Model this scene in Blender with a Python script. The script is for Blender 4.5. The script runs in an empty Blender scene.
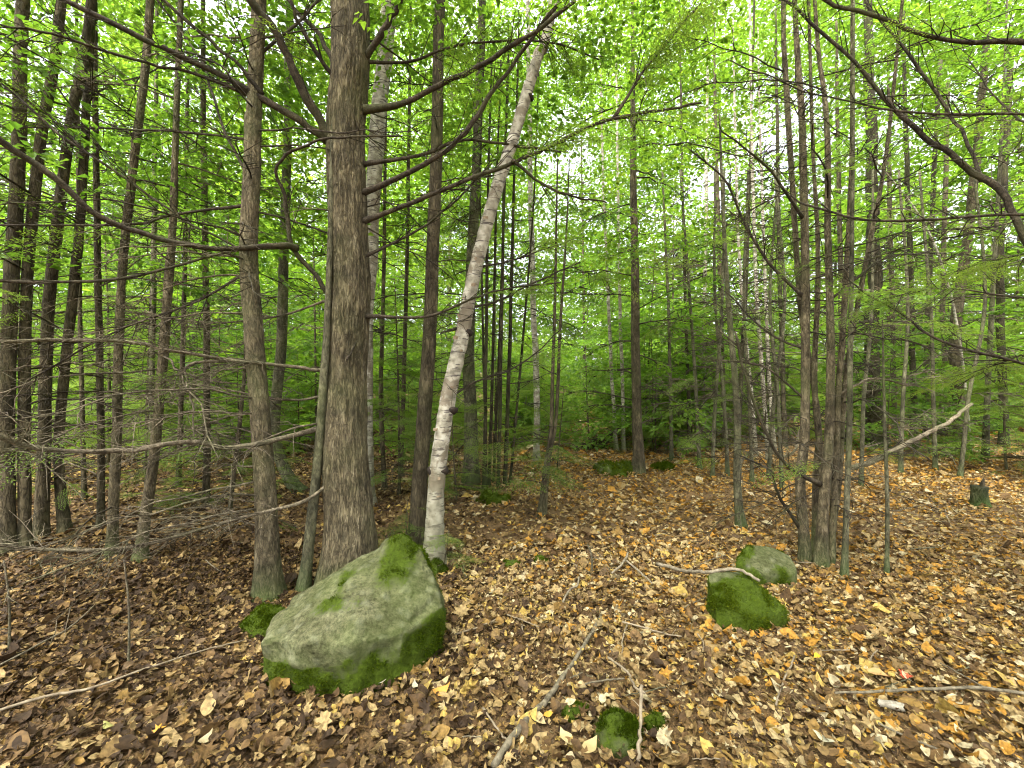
import bpy, bmesh, math
import numpy as np
from mathutils import Vector, Matrix

SC = bpy.context.scene
COL = SC.collection
F = 440.0                      # focal length in pixels of a 1024 wide frame (ultra wide phone lens)
CX, CY, CAMZ = 512.0, 384.0, 1.5

# ------------------------------------------------------------------ camera, sky, sun, exposure
cd = bpy.data.cameras.new('camera'); cam = bpy.data.objects.new('camera', cd); COL.objects.link(cam)
cd.sensor_width = 36.0; cd.lens = 36.0 * F / 1024.0; cd.clip_start = 0.05; cd.clip_end = 600
cam.location = (0, 0, CAMZ); cam.rotation_euler = (math.radians(90), 0, 0)
SC.camera = cam
SUN_EL, SUN_AZ = math.radians(64), math.radians(212)      # azimuth clockwise from the view direction (+Y)
w = bpy.data.worlds.new('World'); SC.world = w; w.use_nodes = True
nt = w.node_tree; bg = nt.nodes['Background']
sky = nt.nodes.new('ShaderNodeTexSky'); sky.sky_type = 'NISHITA'; sky.sun_disc = False
sky.sun_elevation = SUN_EL; sky.sun_rotation = SUN_AZ; sky.air_density = 1.0; sky.dust_density = 5.0; sky.ozone_density = 0.6
hs_ = nt.nodes.new('ShaderNodeHueSaturation'); hs_.inputs['Saturation'].default_value = .22      # thin white cloud over a clear sky
nt.links.new(sky.outputs[0], hs_.inputs['Color']); nt.links.new(hs_.outputs[0], bg.inputs[0]); bg.inputs[1].default_value = 0.15
sl = bpy.data.lights.new('sun', 'SUN'); sl.energy = 1.5; sl.angle = math.radians(12); sl.color = (1.0, 0.95, 0.86)
so = bpy.data.objects.new('sun', sl); COL.objects.link(so)
sv = Vector((math.sin(SUN_AZ) * math.cos(SUN_EL), math.cos(SUN_AZ) * math.cos(SUN_EL), math.sin(SUN_EL)))
so.rotation_euler = sv.to_track_quat('Z', 'Y').to_euler(); so.location = (0, 0, 40)
SC.view_settings.view_transform = 'Standard'; SC.view_settings.look = 'None'
SC.view_settings.gamma = 1.0; SC.view_settings.use_curve_mapping = False
SC.view_settings.exposure = 2.78
SC.cycles.max_bounces = 7; SC.cycles.diffuse_bounces = 7; SC.cycles.glossy_bounces = 1
SC.cycles.transmission_bounces = 2; SC.cycles.transparent_max_bounces = 2
SC.cycles.filter_width = 1.1; SC.cycles.use_denoising = True; SC.cycles.use_adaptive_sampling = True; SC.cycles.adaptive_threshold = .02; SC.cycles.caustics_reflective = False; SC.cycles.caustics_refractive = False
SC.render.use_persistent_data = False

# ------------------------------------------------------------------ maths helpers
def _h(i, j, k, s):
    n = (i * 374761393 + j * 668265263 + k * 1274126177 + s * 974711) & 0xffffffff
    n = ((n ^ (n >> 13)) * 1274126177) & 0xffffffff
    return ((n ^ (n >> 16)) & 0xffffff) / float(0xffffff)

def vnoise(p, s=0):
    p = np.asarray(p, float); i = np.floor(p).astype(np.int64); f = p - i; f = f * f * (3 - 2 * f)
    x, y, z = i[:, 0], i[:, 1], i[:, 2]; fx, fy, fz = f.T
    L = lambda a, b, t: a + (b - a) * t
    c = [[[_h(x + a, y + b, z + d, s) for d in (0, 1)] for b in (0, 1)] for a in (0, 1)]
    return L(L(L(c[0][0][0], c[1][0][0], fx), L(c[0][1][0], c[1][1][0], fx), fy),
             L(L(c[0][0][1], c[1][0][1], fx), L(c[0][1][1], c[1][1][1], fx), fy), fz) * 2 - 1

def fbm(p, o=4, s=0):
    p = np.asarray(p, float); r = 0; a = 1.0
    for k in range(o):
        r = r + a * vnoise(p * 2 ** k, s + k); a *= .5
    return r

def H(x, y):
    x = np.atleast_1d(np.asarray(x, float)); y = np.atleast_1d(np.asarray(y, float))
    p = np.stack([x, y, x * 0], 1)
    near = np.clip((np.hypot(x, y) - .5) / 2.5, 0, 1)
    h = 0.085 * vnoise(p * .55, 3) * near + 0.03 * vnoise(p * 1.7, 4) * near
    return h + 0.055 * np.clip(y - 13, 0, 60) + .03 * np.clip(np.abs(x) - 9, 0, 40)

def h1(x, y): return float(H(x, y)[0])

def W(px, py, D): return np.array([(px - CX) / F * D, D, CAMZ + (CY - py) / F * D])

def gp(px, py):                                   # where the ground is seen at that pixel
    D = CAMZ * F / (py - CY)
    for _ in range(12):
        D = .5 * D + .5 * (CAMZ - h1((px - CX) / F * D, D)) * F / (py - CY)
    x = (px - CX) / F * D
    return np.array([x, D, h1(x, D)])

def nrm(v): return v / np.maximum(np.linalg.norm(v, axis=-1, keepdims=True), 1e-9)

def smooth(pts, n):                               # Catmull-Rom through the points
    P = np.asarray(pts, float); P = np.vstack([2 * P[0] - P[1], P, 2 * P[-1] - P[-2]])
    m = len(P) - 3; t = np.linspace(0, m - 1e-6, n); i = t.astype(int); f = (t - i)[:, None]
    a, b, c, d = P[i], P[i + 1], P[i + 2], P[i + 3]
    return .5 * (2 * b + (c - a) * f + (2 * a - 5 * b + 4 * c - d) * f ** 2 + (3 * b - a - 3 * c + d) * f ** 3)

class MB:
    def __init__(s): s.v = []; s.q = []; s.t = []; s.n = 0
    def add(s, v, q=None, t=None):
        if q is not None and len(q): s.q.append(np.asarray(q) + s.n)
        if t is not None and len(t): s.t.append(np.asarray(t) + s.n)
        s.v.append(np.asarray(v, float).reshape(-1, 3)); s.n += len(s.v[-1])
    def mesh(s, name, mat, smoothed=True, off=(0, 0, 0)):
        V = np.concatenate(s.v) - np.asarray(off, float)
        q = np.concatenate(s.q) if s.q else np.zeros((0, 4), int); t = np.concatenate(s.t) if s.t else np.zeros((0, 3), int)
        me = bpy.data.meshes.new(name)
        me.vertices.add(len(V)); me.vertices.foreach_set('co', V.astype(np.float32).ravel())
        me.loops.add(q.size + t.size); me.loops.foreach_set('vertex_index', np.concatenate([q.ravel(), t.ravel()]).astype(np.int32))
        me.polygons.add(len(q) + len(t))
        st = np.concatenate([np.arange(len(q)) * 4, q.size + np.arange(len(t)) * 3])
        me.polygons.foreach_set('loop_start', st.astype(np.int32))
        me.polygons.foreach_set('use_smooth', np.full(len(q) + len(t), smoothed))
        me.update(calc_edges=True)
        if mat: me.materials.append(mat)
        return me
    def build(s, name, mat, parent=None, smoothed=True, off=(0, 0, 0)):
        return link(name, s.mesh(name, mat, smoothed, off), parent)

def link(name, data, parent=None, loc=None):
    o = bpy.data.objects.new(name, data); COL.objects.link(o)
    if parent is not None: o.parent = parent
    if loc is not None: o.location = loc
    return o

def tag(o, label=None, cat=None, group=None, kind=None):
    if label: o['label'] = label
    if cat: o['category'] = cat
    if group: o['group'] = group
    if kind: o['kind'] = kind
    return o

def tube(mb, P, r, sides=6, cap=True, ridge=None):
    P = np.asarray(P, float); n = len(P); r = np.broadcast_to(np.asarray(r, float), (n,))
    T = nrm(np.gradient(P, axis=0)); ref = np.array([0, 0, 1.]) if abs(T[:, 2]).mean() < .75 else np.array([0, 1., 0])
    U = nrm(np.cross(T, ref)); V = np.cross(U, T)
    a = np.arange(sides) / sides * 2 * math.pi
    rr = r[:, None] * np.ones(sides)
    if ridge is not None: rr = rr + ridge(P, a, r)
    X = P[:, None] + rr[..., None] * (np.cos(a)[None, :, None] * U[:, None] + np.sin(a)[None, :, None] * V[:, None])
    i = np.arange(n - 1)[:, None] * sides; j = np.arange(sides)[None]; k = (j + 1) % sides
    q = np.stack([i + j, i + k, i + sides + k, i + sides + j], -1).reshape(-1, 4)
    vv = X.reshape(-1, 3); t = None
    if cap:
        vv = np.vstack([vv, P[:1], P[-1:]]); jj = np.arange(sides); kk = (jj + 1) % sides; b = (n - 1) * sides
        t = np.vstack([np.stack([kk, jj, jj * 0 + n * sides], 1), np.stack([b + jj, b + kk, jj * 0 + n * sides + 1], 1)])
    mb.add(vv, q, t)

# ------------------------------------------------------------------ materials
def newmat(name):
    m = bpy.data.materials.new(name); m.use_nodes = True; t = m.node_tree
    for n in list(t.nodes): t.nodes.remove(n)
    out = t.nodes.new('ShaderNodeOutputMaterial')
    def N(ty, **kw):
        n = t.nodes.new('ShaderNode' + ty)
        for k, v in kw.items():
            if k.startswith('i_'):
                key = k[2:]; key = int(key) if key.isdigit() else key.replace('_', ' ')
                n.inputs[key].default_value = v
            else: setattr(n, k, v)
        return n
    def Lk(a, b): t.links.new(a, b)
    return m, N, Lk, out

def ramp(N, stops, interp='LINEAR'):
    r = N('ValToRGB'); e = r.color_ramp; e.interpolation = interp
    while len(e.elements) < len(stops): e.elements.new(.5)
    for el, (p, c) in zip(e.elements, stops): el.position = p; el.color = (*c, 1)
    return r

def bark(name, cols, scale=(16, 16, 2.2), bump=.6, dist=.02, moss=0.0, mosscol=(.06, .10, .02)):
    m, N, L, out = newmat(name)
    tc = N('TexCoord'); oi = N('ObjectInfo')
    mp = N('Mapping'); mp.inputs['Scale'].default_value = scale; L(tc.outputs['Object'], mp.inputs[0])
    sh = N('VectorMath', operation='ADD'); L(mp.outputs[0], sh.inputs[0]); L(oi.outputs['Location'], sh.inputs[1])
    n1 = N('TexNoise', i_Scale=1.0, i_Detail=7.0, i_Roughness=.68); L(sh.outputs[0], n1.inputs['Vector'])
    v0 = N('TexNoise', i_Scale=1.7, i_Detail=3.0, i_Roughness=.6, i_Distortion=.4); L(sh.outputs[0], v0.inputs['Vector'])
    v00 = N('Math', operation='SUBTRACT', i_1=.5); L(v0.outputs[0], v00.inputs[0]); v1 = N('Math', operation='ABSOLUTE'); L(v00.outputs[0], v1.inputs[0])
    n2 = N('TexNoise', i_Scale=2.3, i_Detail=3.0); L(tc.outputs['Object'], n2.inputs['Vector'])
    r1 = ramp(N, [(.28, cols[0]), (.5, cols[1]), (.72, cols[2])]); L(n1.outputs[0], r1.inputs[0])
    crack = N('MapRange', i_1=.0, i_2=.09, i_3=.35, i_4=1.0); L(v1.outputs[0], crack.inputs[0])
    mul = N('MixRGB', blend_type='MULTIPLY', i_0=.8); L(r1.outputs[0], mul.inputs[1]); L(crack.outputs[0], mul.inputs[2])
    n4 = N('TexNoise', i_Scale=5.5, i_Detail=4.0, i_Roughness=.6); L(tc.outputs['Object'], n4.inputs['Vector'])
    st_ = N('MapRange', i_1=.34, i_2=.64, i_3=.52, i_4=1.18); L(n4.outputs[0], st_.inputs[0])
    mu4 = N('MixRGB', blend_type='MULTIPLY', i_0=1.0); L(mul.outputs[0], mu4.inputs[1]); L(st_.outputs[0], mu4.inputs[2]); mul = mu4
    # patches of algae and lichen
    mr = N('MapRange', i_1=.48, i_2=.7, i_3=0.0, i_4=moss); L(n2.outputs[0], mr.inputs[0])
    mx = N('MixRGB', i_2=(*mosscol, 1)); L(mr.outputs[0], mx.inputs[0]); L(mul.outputs[0], mx.inputs[1])
    # moss climbs the foot
    sx = N('SeparateXYZ'); L(tc.outputs['Object'], sx.inputs[0])
    ft = N('MapRange', i_1=.3, i_2=.02, i_3=0.0, i_4=.75 if moss > .3 else .25); L(sx.outputs[2], ft.inputs[0])
    ft2 = N('Math', operation='MULTIPLY'); L(ft.outputs[0], ft2.inputs[0]); L(n2.outputs[0], ft2.inputs[1])
    mx2 = N('MixRGB', i_2=(.05, .11, .012, 1)); L(ft2.outputs[0], mx2.inputs[0]); L(mx.outputs[0], mx2.inputs[1])
    b = N('BsdfPrincipled', i_Roughness=.9); b.inputs['Specular IOR Level'].default_value = .2
    L(mx2.outputs[0], b.inputs['Base Color'])
    hs = N('Math', operation='MULTIPLY_ADD', i_1=.5); L(crack.outputs[0], hs.inputs[0]); L(n1.outputs[0], hs.inputs[2])
    bp = N('Bump', i_Strength=bump, i_Distance=dist); L(hs.outputs[0], bp.inputs['Height']); L(bp.outputs[0], b.inputs['Normal'])
    L(b.outputs[0], out.inputs[0]); return m

def birchmat():
    m, N, L, out = newmat('birch_bark')
    tc = N('TexCoord'); oi = N('ObjectInfo')
    sh = N('VectorMath', operation='ADD'); L(tc.outputs['Object'], sh.inputs[0]); L(oi.outputs['Location'], sh.inputs[1])
    mp = N('Mapping'); mp.inputs['Scale'].default_value = (7, 7, 46); L(sh.outputs[0], mp.inputs[0])
    n1 = N('TexNoise', i_Scale=1.0, i_Detail=4.0, i_Roughness=.6); L(mp.outputs[0], n1.inputs['Vector'])
    n2 = N('TexNoise', i_Scale=4.2, i_Detail=6.0, i_Roughness=.7); L(sh.outputs[0], n2.inputs['Vector'])
    n3 = N('TexNoise', i_Scale=14.0, i_Detail=4.0); L(sh.outputs[0], n3.inputs['Vector'])
    base = ramp(N, [(.34, (.12, .105, .072)), (.5, (.27, .245, .18)), (.66, (.42, .39, .31))]); L(n3.outputs[0], base.inputs[0])
    len_ = N('MapRange', i_1=.44, i_2=.40, i_3=0., i_4=1.); L(n1.outputs[0], len_.inputs[0])
    mx = N('MixRGB', i_2=(.07, .055, .045, 1)); L(len_.outputs[0], mx.inputs[0]); L(base.outputs[0], mx.inputs[1])
    pe = N('MapRange', i_1=.53, i_2=.57, i_3=0., i_4=.8); L(n2.outputs[0], pe.inputs[0])
    mx2 = N('MixRGB', i_2=(.135, .105, .066, 1)); L(pe.outputs[0], mx2.inputs[0]); L(mx.outputs[0], mx2.inputs[1])
    sx = N('SeparateXYZ'); L(tc.outputs['Object'], sx.inputs[0])
    ft = N('MapRange', i_1=1.1, i_2=.0, i_3=0.0, i_4=1.3); L(sx.outputs[2], ft.inputs[0])
    f2 = N('Math', operation='MULTIPLY'); L(ft.outputs[0], f2.inputs[0]); L(n3.outputs[0], f2.inputs[1])
    mx3 = N('MixRGB', i_2=(.12, .12, .06, 1)); L(f2.outputs[0], mx3.inputs[0]); L(mx2.outputs[0], mx3.inputs[1])
    b = N('BsdfPrincipled', i_Roughness=.75); L(mx3.outputs[0], b.inputs['Base Color'])
    bp = N('Bump', i_Strength=.5, i_Distance=.008); L(n1.outputs[0], bp.inputs['Height']); L(bp.outputs[0], b.inputs['Normal'])
    L(b.outputs[0], out.inputs[0]); return m

def leafmat(name, cols, trans, tmix=.5, spec=.25, nscale=.9):
    m, N, L, out = newmat(name)
    g = N('NewGeometry'); oi = N('ObjectInfo'); tc = N('TexCoord')
    n = N('TexNoise', i_Scale=nscale, i_Detail=2.0); L(g.outputs['Position'], n.inputs['Vector'])
    a = N('Math', operation='MULTIPLY_ADD', i_1=.45); L(g.outputs['Random Per Island'], a.inputs[0])
    a2 = N('Math', operation='MULTIPLY_ADD', i_1=.35, i_2=-.07); L(oi.outputs['Random'], a2.inputs[0])
    L(a2.outputs[0], a.inputs[2])
    a3 = N('Math', operation='MULTIPLY_ADD', i_1=.55); L(n.outputs[0], a3.inputs[0]); L(a.outputs[0], a3.inputs[2])
    a4 = N('Math', operation='SUBTRACT', i_1=.12); L(a3.outputs[0], a4.inputs[0])
    r = ramp(N, cols); L(a4.outputs[0], r.inputs[0]); r2 = ramp(N, trans); L(a4.outputs[0], r2.inputs[0])
    b = N('BsdfPrincipled', i_Roughness=.5); b.inputs['Specular IOR Level'].default_value = spec; L(r.outputs[0], b.inputs['Base Color'])
    t = N('BsdfTranslucent'); L(r2.outputs[0], t.inputs[0])
    x = N('MixShader', i_0=tmix); L(b.outputs[0], x.inputs[1]); L(t.outputs[0], x.inputs[2]); L(x.outputs[0], out.inputs[0])
    return m

def littermat(name, rnd):
    m, N, L, out = newmat(name)
    g = N('NewGeometry'); oi = N('ObjectInfo')
    src = g.outputs['Random Per Island'] if rnd == 'island' else oi.outputs['Random']
    n = N('TexNoise', i_Scale=.42, i_Detail=2.0); L(g.outputs['Position'], n.inputs['Vector'])
    sx = N('SeparateXYZ'); L(g.outputs['Position'], sx.inputs[0])
    # more pale birch and beech leaves lie out on the path than under the conifers; the paler tint also paints in the path's light patch
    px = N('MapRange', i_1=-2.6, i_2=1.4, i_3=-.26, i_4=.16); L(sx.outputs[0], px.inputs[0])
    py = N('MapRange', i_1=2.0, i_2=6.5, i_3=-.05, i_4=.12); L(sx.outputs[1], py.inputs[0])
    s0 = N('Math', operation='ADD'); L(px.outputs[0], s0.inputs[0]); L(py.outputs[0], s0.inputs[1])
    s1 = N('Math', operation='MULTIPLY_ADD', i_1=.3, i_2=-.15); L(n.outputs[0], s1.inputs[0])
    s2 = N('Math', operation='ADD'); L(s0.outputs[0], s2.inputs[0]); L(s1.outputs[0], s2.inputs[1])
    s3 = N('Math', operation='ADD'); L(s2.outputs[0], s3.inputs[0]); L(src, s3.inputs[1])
    r = ramp(N, [(.0, (.040, .023, .010)), (.12, (.085, .048, .018)), (.25, (.140, .082, .030)), (.36, (.110, .070, .034)), (.45, (.20, .128, .048)),
                 (.55, (.275, .188, .076)), (.65, (.235, .142, .040)), (.72, (.35, .25, .108)), (.82, (.40, .278, .070)), (.88, (.41, .315, .155)),
                 (.955, (.46, .385, .225)), (1., (.37, .19, .03))], 'CONSTANT'); L(s3.outputs[0], r.inputs[0])
    n2 = N('TexNoise', i_Scale=55.0, i_Detail=3.0); L(g.outputs['Position'], n2.inputs['Vector'])
    mr = N('MapRange', i_1=.3, i_2=.7, i_3=.5, i_4=1.2); L(n2.outputs[0], mr.inputs[0])
    mu = N('MixRGB', blend_type='MULTIPLY', i_0=1.0); L(r.outputs[0], mu.inputs[1]); L(mr.outputs[0], mu.inputs[2])
    b = N('BsdfPrincipled', i_Roughness=.7); b.inputs['Specular IOR Level'].default_value = .2; L(mu.outputs[0], b.inputs['Base Color'])
    t = N('BsdfTranslucent'); L(mu.outputs[0], t.inputs[0])
    x = N('MixShader', i_0=.18); L(b.outputs[0], x.inputs[1]); L(t.outputs[0], x.inputs[2]); L(x.outputs[0], out.inputs[0])
    return m

def plainmat(name, c1, c2, scale=8, rough=.85, bump=.3, stretch=(1, 1, 1)):
    m, N, L, out = newmat(name)
    tc = N('TexCoord'); mp = N('Mapping'); mp.inputs['Scale'].default_value = stretch; L(tc.outputs['Object'], mp.inputs[0])
    n = N('TexNoise', i_Scale=scale, i_Detail=6.0, i_Roughness=.65); L(mp.outputs[0], n.inputs['Vector'])
    r = ramp(N, [(.3, c1), (.7, c2)]); L(n.outputs[0], r.inputs[0])
    b = N('BsdfPrincipled', i_Roughness=rough); b.inputs['Specular IOR Level'].default_value = .25; L(r.outputs[0], b.inputs['Base Color'])
    bp = N('Bump', i_Strength=bump, i_Distance=.01); L(n.outputs[0], bp.inputs['Height']); L(bp.outputs[0], b.inputs['Normal'])
    L(b.outputs[0], out.inputs[0]); return m

def rockmat():
    m, N, L, out = newmat('mossy_stone')
    tc = N('TexCoord'); at = N('Attribute', attribute_name='moss')
    n1 = N('TexNoise', i_Scale=5.0, i_Detail=8.0, i_Roughness=.7); L(tc.outputs['Object'], n1.inputs['Vector'])
    n2 = N('TexNoise', i_Scale=46.0, i_Detail=6.0, i_Roughness=.75); L(tc.outputs['Object'], n2.inputs['Vector'])
    n3 = N('TexNoise', i_Scale=2.2, i_Detail=3.0); L(tc.outputs['Object'], n3.inputs['Vector'])
    r = ramp(N, [(.3, (.030, .029, .014)), (.5, (.076, .073, .038)), (.72, (.175, .165, .10))]); L(n1.outputs[0], r.inputs[0])
    sp = N('MapRange', i_1=.36, i_2=.64, i_3=.35, i_4=1.6); L(n2.outputs[0], sp.inputs[0])
    mu = N('MixRGB', blend_type='MULTIPLY', i_0=1.0); L(r.outputs[0], mu.inputs[1]); L(sp.outputs[0], mu.inputs[2])
    al = N('MapRange', i_1=.38, i_2=.62, i_3=.10, i_4=.50); L(n3.outputs[0], al.inputs[0])
    vr = N('TexVoronoi', i_Scale=17.0); L(tc.outputs['Object'], vr.inputs['Vector'])
    vd = N('MixRGB', i_0=.12); L(tc.outputs['Object'], vd.inputs[1]); L(n1.outputs[1], vd.inputs[2]); L(vd.outputs[0], vr.inputs['Vector'])
    vm = N('MapRange', i_1=.10, i_2=.45, i_3=.28, i_4=0.0); L(vr.outputs['Distance'], vm.inputs[0])
    mul_ = N('MixRGB', i_2=(.30, .30, .21, 1)); L(vm.outputs[0], mul_.inputs[0]); L(mu.outputs[0], mul_.inputs[1]); mu = mul_
    mx = N('MixRGB', i_2=(.085, .115, .028, 1)); L(al.outputs[0], mx.inputs[0]); L(mu.outputs[0], mx.inputs[1])
    ad = N('Math', operation='MULTIPLY_ADD', i_1=.55, i_2=-.28); L(n1.outputs[0], ad.inputs[0])
    ad0 = N('Math', operation='MULTIPLY_ADD', i_1=.9, i_2=-.45); L(n2.outputs[0], ad0.inputs[0]); ad1 = N('Math', operation='ADD'); L(ad0.outputs[0], ad1.inputs[0]); L(ad.outputs[0], ad1.inputs[1])
    ad2 = N('Math', operation='ADD'); L(ad1.outputs[0], ad2.inputs[0]); L(at.outputs['Fac'], ad2.inputs[1])
    mm = N('MapRange', i_1=.4, i_2=.62, i_3=0., i_4=.92); L(ad2.outputs[0], mm.inputs[0])
    mc = ramp(N, [(.3, (.016, .028, .001)), (.7, (.060, .092, .004))]); L(n2.outputs[0], mc.inputs[0])
    mx2 = N('MixRGB'); L(mm.outputs[0], mx2.inputs[0]); L(mx.outputs[0], mx2.inputs[1]); L(mc.outputs[0], mx2.inputs[2])
    b = N('BsdfPrincipled', i_Roughness=.95); b.inputs['Specular IOR Level'].default_value = .08; L(mx2.outputs[0], b.inputs['Base Color'])
    bh = N('Math', operation='MULTIPLY_ADD', i_1=.35); L(n2.outputs[0], bh.inputs[0]); L(n1.outputs[0], bh.inputs[2])
    bp = N('Bump', i_Strength=1.0, i_Distance=.035); L(bh.outputs[0], bp.inputs['Height']); L(bp.outputs[0], b.inputs['Normal'])
    L(b.outputs[0], out.inputs[0]); return m

M = dict(
    conifer=bark('conifer_bark', [(.055, .044, .024), (.155, .125, .070), (.29, .245, .15)], (34, 34, 7.0), 1.0, .03, .35, (.11, .125, .04)),
    slim=bark('slim_conifer_bark', [(.055, .043, .024), (.14, .112, .064), (.26, .215, .135)], (26, 26, 9), .9, .02, .45, (.11, .125, .045)),
    dark=bark('dark_bark', [(.020, .016, .008), (.050, .041, .022), (.095, .079, .045)], (18, 18, 5), .8, .02, .45, (.055, .072, .016)),
    brown=bark('brown_bark', [(.034, .027, .015), (.088, .070, .040), (.165, .135, .082)], (18, 18, 5), .8, .02, .3, (.08, .09, .028)),
    grey=bark('grey_bark', [(.045, .042, .024), (.11, .102, .058), (.20, .187, .115)], (16, 16, 7), .7, .015, .5, (.09, .11, .03)),
    dead=bark('dead_branch_bark', [(.06, .048, .032), (.14, .112, .072), (.27, .225, .155)], (26, 26, 26), .5, .01, .25, (.13, .15, .06)),
    twig=bark('dark_branch_bark', [(.022, .017, .011), (.052, .040, .025), (.105, .083, .053)], (26, 26, 26), .5, .01, .35, (.07, .082, .024)),
    birch=birchmat(),
    birchstick=plainmat('birch_stick_bark', (.030, .024, .014), (.22, .185, .12), 30, .85, 1.0),
    palestick=plainmat('pale_stick', (.085, .066, .04), (.29, .245, .17), 45, .85, .5),
    stick=plainmat('weathered_stick', (.09, .066, .04), (.27, .22, .145), 20, .85, .4),
    knot=plainmat('dark_knot', (.012, .010, .008), (.05, .035, .025), 30, .9, .8),
    peel=plainmat('peeling_bark', (.13, .085, .05), (.33, .26, .17), 40, .8, .3),
    stone=rockmat(),
    moss=leafmat('moss', [(.0, (.009, .017, .001)), (.35, (.026, .046, .002)), (.7, (.060, .092, .004)), (1, (.14, .15, .01))], [(.0, (.03, .05, .001)), (1, (.15, .18, .006))], .3, .02, 13.0),
    broad=leafmat('broad_leaf', [(.0, (.042, .085, .012)), (.45, (.078, .145, .017)), (.8, (.115, .180, .021)), (1, (.17, .20, .024))],
                  [(.0, (.095, .21, .017)), (.45, (.20, .38, .025)), (.8, (.295, .46, .031)), (1, (.41, .48, .04))], .5),
    hemlock=leafmat('hemlock_needle', [(.0, (.045, .075, .014)), (.5, (.080, .125, .020)), (1, (.125, .17, .027))],
                    [(.0, (.12, .21, .022)), (.5, (.23, .35, .034)), (1, (.36, .46, .045))], .48),
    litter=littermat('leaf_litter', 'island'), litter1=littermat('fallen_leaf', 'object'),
    soil=plainmat('forest_soil', (.040, .025, .012), (.20, .122, .050), 110, .95, 1.0),
)

# ------------------------------------------------------------------ the ground
def axis(a, fine, far, n1, n2):
    i = np.linspace(-fine, fine, n1); o = fine + (far - fine) * np.linspace(0, 1, n2)[1:] ** 2
    return np.concatenate([a - o[::-1], a + i, a + o])
gx = axis(0, 9, 160, 260, 30); gy = axis(7, 8, 160, 240, 30)
XX, YY = np.meshgrid(gx, gy); ZZ = H(XX.ravel(), YY.ravel())
ZZ = ZZ + .012 * vnoise(np.stack([XX.ravel() * 9, YY.ravel() * 9, ZZ * 0], 1), 9)
nx, ny = len(gx), len(gy); ii = np.arange(nx * ny).reshape(ny, nx)
mb = MB(); mb.add(np.stack([XX.ravel(), YY.ravel(), ZZ], 1), np.stack([ii[:-1, :-1], ii[:-1, 1:], ii[1:, 1:], ii[1:, :-1]], -1).reshape(-1, 4))
floor = tag(mb.build('forest_floor', M['soil']), 'brown forest floor strewn with fallen leaves', 'ground', kind='structure')

# ------------------------------------------------------------------ foliage library
rng = np.random.default_rng(11)
def leafquads(P, d, n, Ln, Wd, fold=.18):
    s = nrm(np.cross(d, n)); Ln = np.asarray(Ln)[:, None]; Wd = np.asarray(Wd)[:, None]
    a = P; b = P + .42 * Ln * d + .5 * Wd * s + fold * Wd * n; c = P + Ln * d - .12 * Ln * n; e = P + .42 * Ln * d - .5 * Wd * s + fold * Wd * n
    return np.stack([a, b, c, e], 1)

def broad_spray(r, n=20, Ls=.09, span=.5):
    t = r.uniform(.08, 1, n); side = np.where(np.arange(n) % 2, 1, -1)
    out = r.uniform(.0, .6, n) * np.sin(np.clip(t, 0, 1) * 2.6 + .3) * span * .75
    P = np.stack([t * span, side * out, -.10 * span * t ** 2 - .15 * out + r.normal(0, .018, n)], 1)
    ang = side * r.uniform(.35, 1.15, n)
    d = nrm(np.stack([np.cos(ang), np.sin(ang), r.normal(-.22, .25, n)], 1))
    nn = nrm(np.stack([r.normal(0, .3, n), r.normal(0, .3, n), np.ones(n)], 1)); nn = nrm(nn - d * (nn * d).sum(1, keepdims=True))
    L = Ls * r.uniform(.65, 1.2, n)
    return leafquads(P, d, nn, L, L * r.uniform(.5, .72, n))

def hemlock_spray(r, span=.55, pitch=.035, nl=.032, nw=.010):
    P = []; D = []; NN = []
    for k, t in enumerate(np.arange(.04, 1, pitch / span)):
        for sd in (-1, 1):
            if r.random() < .1: continue
            ln = span * .48 * (1 - t) ** .75 * (.35 + .65 * min(1, t * 4)) * r.uniform(.6, 1.1) + .02
            a = sd * r.uniform(.75, 1.05); dx, dy = math.cos(a), math.sin(a)
            m = max(2, int(ln / .018)); u = np.linspace(0, 1, m) * ln
            for q, uu in enumerate(u):
                P.append((t * span + uu * dx, uu * dy, -.10 * span * t * t - .35 * uu * uu / span + r.normal(0, .004)))
                b = a + (1 if q % 2 else -1) * r.uniform(.5, .9)
                D.append((math.cos(b), math.sin(b), r.normal(-.1, .2))); NN.append((r.normal(0, .25), r.normal(0, .25), 1))
    P = np.array(P); D = nrm(np.array(D)); NN = nrm(np.array(NN)); NN = nrm(NN - D * (NN * D).sum(1, keepdims=True))
    L = nl * r.uniform(.7, 1.2, len(P))
    return leafquads(P, D, NN, L, np.full(len(P), nw))

BROAD = [broad_spray(rng) for _ in range(6)]
BROADBIG = [broad_spray(rng, 16, .11, .55) for _ in range(4)]
HEM = [hemlock_spray(rng) for _ in range(4)]
HEMC = [hemlock_spray(rng, .6, .05, .05, .014) for _ in range(4)]      # coarser, for trees farther off
def scatter(mb, lib, O, Dx, Nz, S, r):
    O = np.asarray(O, float); Dx = nrm(np.asarray(Dx, float)); Nz = np.asarray(Nz, float); S = np.asarray(S, float)
    Nz = nrm(Nz - Dx * (Nz * Dx).sum(1, keepdims=True)); Yv = np.cross(Nz, Dx); pick = r.integers(0, len(lib), len(O))
    for k, L in enumerate(lib):
        m = pick == k
        if not m.any(): continue
        v = L.reshape(-1, 3)
        X = O[m][:, None] + S[m][:, None, None] * (v[None, :, :1] * Dx[m][:, None] + v[None, :, 1:2] * Yv[m][:, None] + v[None, :, 2:] * Nz[m][:, None])
        nq = X.shape[0] * len(L); b = np.arange(nq)[:, None] * 4
        mb.add(X.reshape(-1, 3), None, np.concatenate([b + [0, 1, 2], b + [0, 2, 3]]))

def up(r, n, j=.3): return np.stack([r.normal(0, j, n), r.normal(0, j, n), np.ones(n)], 1)

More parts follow.
